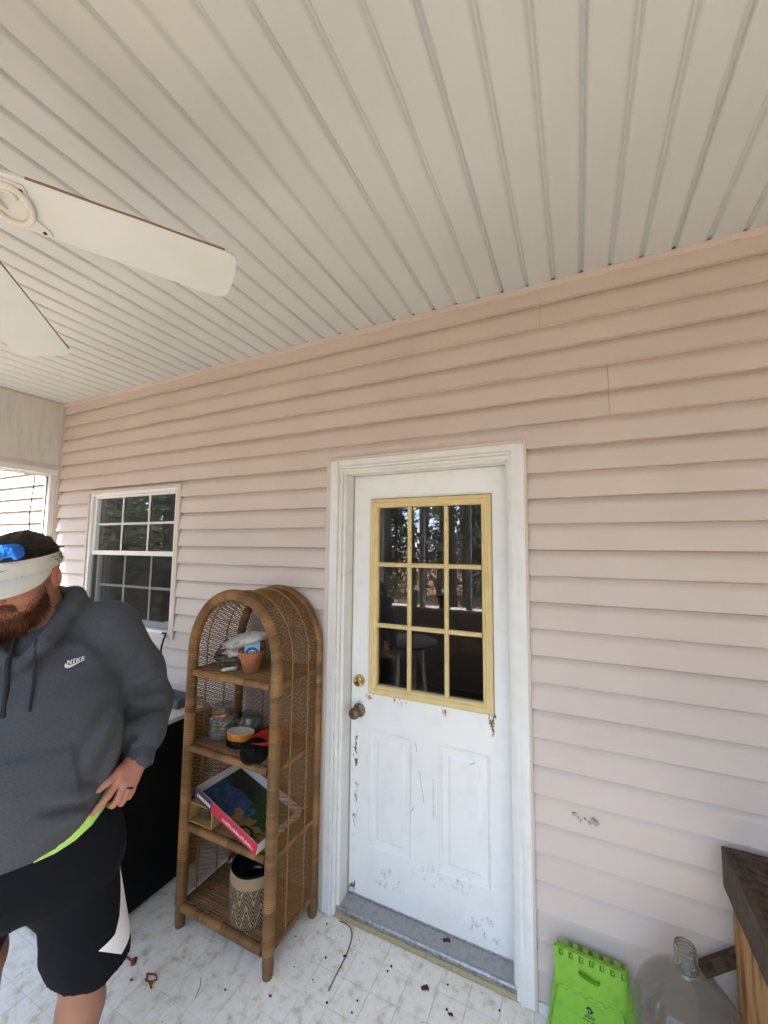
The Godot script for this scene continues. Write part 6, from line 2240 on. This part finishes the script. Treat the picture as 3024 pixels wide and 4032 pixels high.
	for k in 14:
		var f0 = k / 14.0
		var f1 = (k + 1) / 14.0
		var q = []
		for f in [f0, f1]:
			var t: float = lerpf(-0.42, 0.40, f)
			var w: float = 0.0050 * pow(1.0 - f, 0.8) * minf(1.0, f * 5.0 + 0.25)
			var y: float = 0.030 + 0.016 * f + 0.006 * (1.0 - f) * (1.0 - f)
			q.append([Vector3(sin(t) * 0.0850, y - w, -0.014 + cos(t) * 0.1098 + 0.001), Vector3(sin(t) * 0.0845, y + w * 0.4, -0.014 + cos(t) * 0.1085 + 0.001)])
		sw.quad(q[0][0], q[1][0], q[1][1], q[0][1])
	part("swoosh_mark", sw, M.black, vis)
	# --- sunglasses pushed up on the visor
	M.lens = mat(0.02, 0.16, 0.72, 0.07, 0.6, 1.0)
	M.lens.clearcoat_enabled = true
	M.lens.clearcoat = 0.5
	var sg = thing("sunglasses", "sunglasses with mirrored blue lenses resting above the white visor band", "sunglasses")
	sg.transform = man.transform * hx
	for s in [-1.0, 1.0]:
		var ln = MB.new()
		var n1 = 10
		var n2 = 28
		var pts = []
		for i in n1 + 1:
			for k in n2:
				var an = TAU * k / n2
				var r = float(i) / n1
				var cx = signf(cos(an)) * pow(absf(cos(an)), 0.72) * 0.0320 * r
				var cy = signf(sin(an)) * pow(absf(sin(an)), 0.72) * 0.0225 * r
				# wraps round the head
				var tt: float = (s * 0.0365 + cx) / 0.098
				var rr = 0.1120 - cy * 0.25 - 0.003 * r * r
				pts.append(Vector3(sin(tt) * rr * 0.92, 0.090 + cy, -0.020 + cos(tt) * rr))
		for i in n1:
			for k in n2:
				var a: Vector3 = pts[i * n2 + k]
				var b: Vector3 = pts[i * n2 + (k + 1) % n2]
				var c: Vector3 = pts[(i + 1) * n2 + (k + 1) % n2]
				var e: Vector3 = pts[(i + 1) * n2 + k]
				if i == 0: ln.tri(a, e, c)
				else: ln.quad(e, c, b, a)
		part("lens", ln, M.lens, sg)
		var rim = []
		for k in n2 + 1: rim.append(pts[n1 * n2 + k % n2])
		var rmb = MB.new()
		rmb.tube(rim, 0.0016, 6, false)
		part("rim", rmb, M.gloss_black, sg)
		var tm = MB.new()
		tm.tube(curve([Vector3(s * 0.058, 0.086, 0.058), Vector3(s * 0.079, 0.082, 0.03), Vector3(s * 0.083, 0.074, -0.03), Vector3(s * 0.078, 0.062, -0.075)], 5), [0.0028, 0.0028, 0.0028, 0.0028, 0.0028, 0.0026, 0.0026, 0.0026, 0.0026, 0.0026, 0.0024, 0.0024, 0.0024, 0.0024, 0.0024, 0.0022], 6, true)
		part("temple", tm, M.gloss_black, sg)
	var brd = MB.new()
	brd.tube([Vector3(-0.007, 0.086, 0.086), Vector3(0.0, 0.089, 0.088), Vector3(0.007, 0.086, 0.086)], 0.002, 6)
	part("bridge", brd, M.gloss_black, sg)
	# --- hoodie
	M.fleece = mat(0.088, 0.097, 0.112, 0.95, 0.25)
	M.fleece.rim_enabled = true
	M.fleece.rim = 0.25
	M.fleece.albedo_texture = noise_tex(0.06, 4, [[0.0, grey(0.76)], [0.5, grey(0.92)], [1.0, grey(1.0)]], 512, 161)
	M.fleece.uv1_triplanar = true
	M.fleece.uv1_scale = Vector3(3.5, 9.0, 3.5)
	bump(M.fleece, noise_tex(0.15, 3, [], 512, 162), 0.12)
	var ho = Hoodie.new()
	ho.nz.seed = 5
	ho.nz.frequency = 0.06
	ho.nz.fractal_octaves = 2
	var sh = Vector3(0.222, 1.372, -0.018)
	var el = Vector3(0.352, 1.092, -0.075)
	var wr = Vector3(0.322, 0.985, 0.068)
	ho.cap(sh, Vector3(0.30, 1.22, -0.05), 0.092, 0.088, 0.05)
	ho.cap(Vector3(0.30, 1.22, -0.05), el, 0.088, 0.074, 0.03)
	ho.cap(el, Vector3(0.336, 1.024, 0.026), 0.076, 0.068, 0.03)
	ho.cap(Vector3(0.336, 1.024, 0.026), Vector3(0.331, 1.008, 0.044), 0.066, 0.058, 0.008)
	ho.cap(Vector3(0.330, 1.004, 0.048), wr + Vector3(0, -0.014, 0.012), 0.0455, 0.0425, 0.003)
	var shr = Vector3(-0.185, 1.372, -0.018)
	ho.cap(shr, Vector3(-0.30, 1.10, -0.05), 0.092, 0.074, 0.05)
	ho.cap(Vector3(-0.30, 1.10, -0.05), Vector3(-0.335, 0.91, 0.04), 0.072, 0.046, 0.03)
	# neck opening and the hood lying on the back
	ho.cap(Vector3(0.085, 1.425, -0.03), Vector3(0.205, 1.390, -0.025), 0.052, 0.078, 0.04)
	ho.cap(Vector3(-0.065, 1.425, -0.03), Vector3(-0.17, 1.390, -0.025), 0.052, 0.078, 0.04)
	ho.cap(Vector3(0.012, 1.325, 0.148), Vector3(0.060, 1.375, 0.120), 0.016, 0.021, 0.014)
	ho.cap(Vector3(0.060, 1.375, 0.120), Vector3(0.108, 1.455, 0.020), 0.021, 0.025, 0.014)
	ho.cap(Vector3(0.108, 1.455, 0.020), Vector3(0.116, 1.480, -0.02), 0.025, 0.027, 0.014)
	ho.cap(Vector3(0.116, 1.480, -0.02), Vector3(0.108, 1.492, -0.075), 0.027, 0.030, 0.014)
	ho.cap(Vector3(0.108, 1.492, -0.075), Vector3(0.05, 1.488, -0.135), 0.030, 0.036, 0.02)
	ho.cap(Vector3(0.05, 1.488, -0.135), Vector3(-0.05, 1.488, -0.135), 0.036, 0.036, 0.02)
	ho.cap(Vector3(-0.05, 1.488, -0.135), Vector3(-0.105, 1.485, -0.055), 0.034, 0.028, 0.02)
	ho.cap(Vector3(-0.105, 1.485, -0.055), Vector3(-0.060, 1.375, 0.115), 0.026, 0.021, 0.014)
	ho.cap(Vector3(-0.060, 1.375, 0.115), Vector3(0.004, 1.325, 0.148), 0.021, 0.016, 0.014)
	ho.cap(Vector3(0.06, 1.45, -0.12), Vector3(0.0, 1.30, -0.17), 0.045, 0.03, 0.03)
	ho.cap(Vector3(0.128, 1.476, -0.045), Vector3(0.138, 1.462, -0.085), 0.018, 0.022, 0.015)
	# folds: from, to, width, height
	ho.fold = [
		[Vector3(0.262, 1.175, 0.115), Vector3(0.190, 1.030, 0.225), 0.040, 0.014],
		[Vector3(0.270, 1.130, 0.100), Vector3(0.235, 0.960, 0.170), 0.030, 0.016],
		[Vector3(0.262, 1.20, 0.10), Vector3(0.20, 1.14, 0.20), 0.030, -0.010],
		[Vector3(0.275, 1.245, 0.070), Vector3(0.350, 1.335, 0.045), 0.028, -0.012],
		[Vector3(0.280, 1.20, 0.055), Vector3(0.385, 1.235, 0.020), 0.026, 0.012],
		[Vector3(0.285, 1.165, 0.040), Vector3(0.400, 1.175, 0.000), 0.022, -0.010],
		[Vector3(0.285, 1.135, 0.035), Vector3(0.410, 1.130, 0.000), 0.024, 0.011],
		[Vector3(0.285, 1.100, 0.040), Vector3(0.410, 1.085, 0.000), 0.020, -0.009],
		[Vector3(0.280, 1.065, 0.060), Vector3(0.400, 1.050, 0.030), 0.022, 0.010],
		[Vector3(0.280, 1.040, 0.080), Vector3(0.390, 1.022, 0.060), 0.016, -0.009],
		[Vector3(0.285, 1.016, 0.090), Vector3(0.380, 1.002, 0.075), 0.016, 0.008],
		[Vector3(0.215, 0.945, 0.180), Vector3(0.110, 1.000, 0.248), 0.030, 0.010],
		[Vector3(0.190, 0.905, 0.200), Vector3(0.070, 0.930, 0.245), 0.026, 0.009],
		[Vector3(0.200, 0.925, 0.190), Vector3(0.090, 0.962, 0.248), 0.022, -0.008],
		[Vector3(0.10, 1.40, 0.09), Vector3(0.21, 1.30, 0.12), 0.035, 0.006],
		[Vector3(-0.03, 1.12, 0.24), Vector3(0.10, 1.13, 0.235), 0.030, -0.005],
	]
	var hm = MB.new()
	ho.nets(hm, Vector3(-0.43, 0.79, -0.25), Vector3(0.46, 1.56, 0.30), 0.0078)
	var hoodie = part("hoodie", hm, M.fleece, man)
	# ribbed cuff
	var cf = MB.new()
	var cuff_a = Vector3(0.330, 1.006, 0.046)
	var cuff_b = wr + Vector3(-0.001, -0.030, 0.026)
	var cuff_y = (cuff_b - cuff_a).normalized()
	var cuff_x = cuff_y.cross(Vector3(0, 0, 1)).normalized()
	cf.xf = Transform3D(Basis(cuff_x, cuff_y, cuff_x.cross(cuff_y)), cuff_a)
	var cl = (cuff_b - cuff_a).length()
	cf.lathe([Vector2(0.0440, 0.0), Vector2(0.0470, 0.006), Vector2(0.0455, cl * 0.5), Vector2(0.0440, cl - 0.004), Vector2(0.0425, cl), Vector2(0.0390, cl - 0.002), Vector2(0.036, cl * 0.6)], 132, 0.0, TAU, 44, 0.010, 0.0)
	part("cuff", cf, M.fleece, hoodie)
	# drawstrings
	M.cord = mat(0.030, 0.031, 0.034, 0.9, 0.25)
	for st in [[[0.042, 1.392], [0.046, 1.34], [0.050, 1.28], [0.052, 1.215]], [[-0.012, 1.392], [-0.010, 1.34], [-0.006, 1.28], [-0.002, 1.210]]]:
		var pts = []
		for q in st:
			var h = ho.march(Vector3(q[0], q[1], 0.40), Vector3(0, 0, -1), 0.4)
			pts.append(h + Vector3(0, 0, 0.004))
		var cm = MB.new()
		cm.tube(curve(pts, 6), 0.0062, 8, true, 0.6)
		part("drawstring", cm, M.cord, hoodie)
	# white mark on the chest
	M.print_white = mat(0.82, 0.82, 0.84, 0.7, 0.3)
	var at = ho.march(Vector3(0.138, 1.310, 0.40), Vector3(0, 0, -1), 0.4)
	var ex = 0.012
	var nx = ho.march(Vector3(0.138 + ex, 1.310, 0.40), Vector3(0, 0, -1), 0.4) - at
	var ny = ho.march(Vector3(0.138, 1.310 + ex, 0.40), Vector3(0, 0, -1), 0.4) - at
	var zx = nx.normalized()
	var zn = zx.cross(ny).normalized()
	var mark = Transform3D(Basis(zx, zn.cross(zx), zn), at + zn * 0.0040)
	var tl = part("chest_letters", text_mesh("NIKE", 0.0200, 0.0008, true), M.print_white, hoodie)
	tl.transform = mark * Transform3D(Basis(Vector3(1, 0.10, 0), Vector3(0.28, 1, 0), Vector3(0, 0, 1)), Vector3(0.001, 0.0055, 0.0))
	var smb = MB.new()
	swoosh(smb, 0.056)
	var so = part("chest_swoosh", smb, M.print_white, hoodie)
	so.transform = mark * Transform3D(Basis(), Vector3(-0.029, -0.0150, 0.0))
	# --- shorts
	M.knit = mat(0.0075, 0.0080, 0.0105, 0.9, 0.25)
	M.knit.rim_enabled = true
	M.knit.rim = 0.1
	var shf = Shorts.new()
	shf.nz.seed = 9
	shf.nz.frequency = 0.06
	shf.cap(Vector3(0.130, 0.74, 0.055), Vector3(0.234, 0.40, 0.085), 0.138, 0.100, 0.05)
	shf.cap(Vector3(-0.065, 0.74, 0.045), Vector3(-0.055, 0.40, 0.000), 0.130, 0.098, 0.05)
	var sm = MB.new()
	shf.nets(sm, Vector3(-0.26, 0.38, -0.19), Vector3(0.37, 1.03, 0.27), 0.0105)
	var shorts = part("shorts", sm, M.knit, man)
	# white swoosh wrapped round the outer thigh: (angle from the front, height)
	var outline = PackedVector2Array([Vector2(95, 0.70), Vector2(103, 0.63), Vector2(108, 0.56), Vector2(98, 0.495), Vector2(74, 0.452), Vector2(50, 0.442), Vector2(22, 0.502), Vector2(47, 0.508), Vector2(60, 0.540), Vector2(78, 0.62)])
	var wm = MB.new()
	var tris = Geometry2D.triangulate_polygon(outline)
	var dense = []
	for i in range(0, tris.size(), 3):
		dense.append([outline[tris[i]], outline[tris[i + 1]], outline[tris[i + 2]]])
	for rep in 3:
		var nxt = []
		for t in dense:
			var ab: Vector2 = (t[0] + t[1]) / 2
			var bc: Vector2 = (t[1] + t[2]) / 2
			var ca: Vector2 = (t[2] + t[0]) / 2
			nxt.append_array([[t[0], ab, ca], [ab, t[1], bc], [ca, bc, t[2]], [ab, bc, ca]])
		dense = nxt
	for t in dense:
		var p3 = []
		for q in t:
			var an: float = deg_to_rad(q.x)
			var y: float = q.y
			var c = Vector3(0.234, 0.40, 0.085).lerp(Vector3(0.130, 0.74, 0.055), (y - 0.40) / 0.34)
			var dr = Vector3(sin(an), 0, cos(an))
			var far = c + dr * 0.34
			p3.append(shf.march(far, -dr, 0.3) + dr * 0.0024)
		var nn: Vector3 = (p3[1] - p3[0]).cross(p3[2] - p3[0])
		if nn.dot(p3[0] - Vector3(0.18, p3[0].y, 0.07)) > 0: wm.tri(p3[0], p3[1], p3[2])
		else: wm.tri(p3[0], p3[2], p3[1])
	part("thigh_swoosh", wm, M.print_white, shorts)
	# lime lining of the waistband showing under the lifted hem
	M.lining = mat(0.52, 0.80, 0.19, 0.75, 0.3)
	var lm = MB.new()
	var upper = [[0.085, 0.850], [0.125, 0.862], [0.160, 0.880], [0.190, 0.902], [0.215, 0.925], [0.236, 0.948], [0.250, 0.965]]
	var lower = [[0.085, 0.826], [0.130, 0.828], [0.170, 0.836], [0.205, 0.850], [0.235, 0.870], [0.254, 0.893], [0.262, 0.925]]
	var pa = []
	var pb = []
	for k in upper.size():
		pa.append(shf.march(Vector3(upper[k][0], upper[k][1], 0.40), Vector3(0, 0, -1), 0.5) + Vector3(0.002, 0, 0.006))
		pb.append(shf.march(Vector3(lower[k][0], lower[k][1], 0.40), Vector3(0, 0, -1), 0.5) + Vector3(0.002, 0, 0.007))
	for k in upper.size() - 1:
		lm.quad(pb[k], pb[k + 1], pa[k + 1], pa[k])
	lm.tube(pb, 0.0022, 6, true)
	part("lime_lining", lm, M.lining, shorts)
	# shoes, out of the picture
	for s in [[Vector3(0.212, 0.0, 0.03), 0.15], [Vector3(-0.07, 0.0, -0.07), -0.2]]:
		var shm = MB.new()
		blob(shm, s[0] + Vector3(sin(s[1]) * 0.075, 0.045, 0.075), Basis(Vector3.UP, s[1]), Vector3(0.048, 0.046, 0.145), 0.05, 0.5, 23)
		part("shoe", shm, M.black, man)

func swoosh(mb: MB, w: float) -> void:
	# a check-shaped tick: hooked at the left, drawn out to a point at the upper right
	var poly := PackedVector2Array()
	for p in [[0.085, 0.335], [0.03, 0.25], [0.0, 0.165], [0.015, 0.075], [0.075, 0.015], [0.16, 0.0], [0.27, 0.03], [0.45, 0.105], [0.70, 0.225], [1.0, 0.375], [0.72, 0.275], [0.50, 0.21], [0.34, 0.175], [0.22, 0.165], [0.145, 0.185], [0.105, 0.235]]:
		poly.append(Vector2(p[0], p[1]) * w)
	mb.prism(poly, -0.0003, 0.0005)
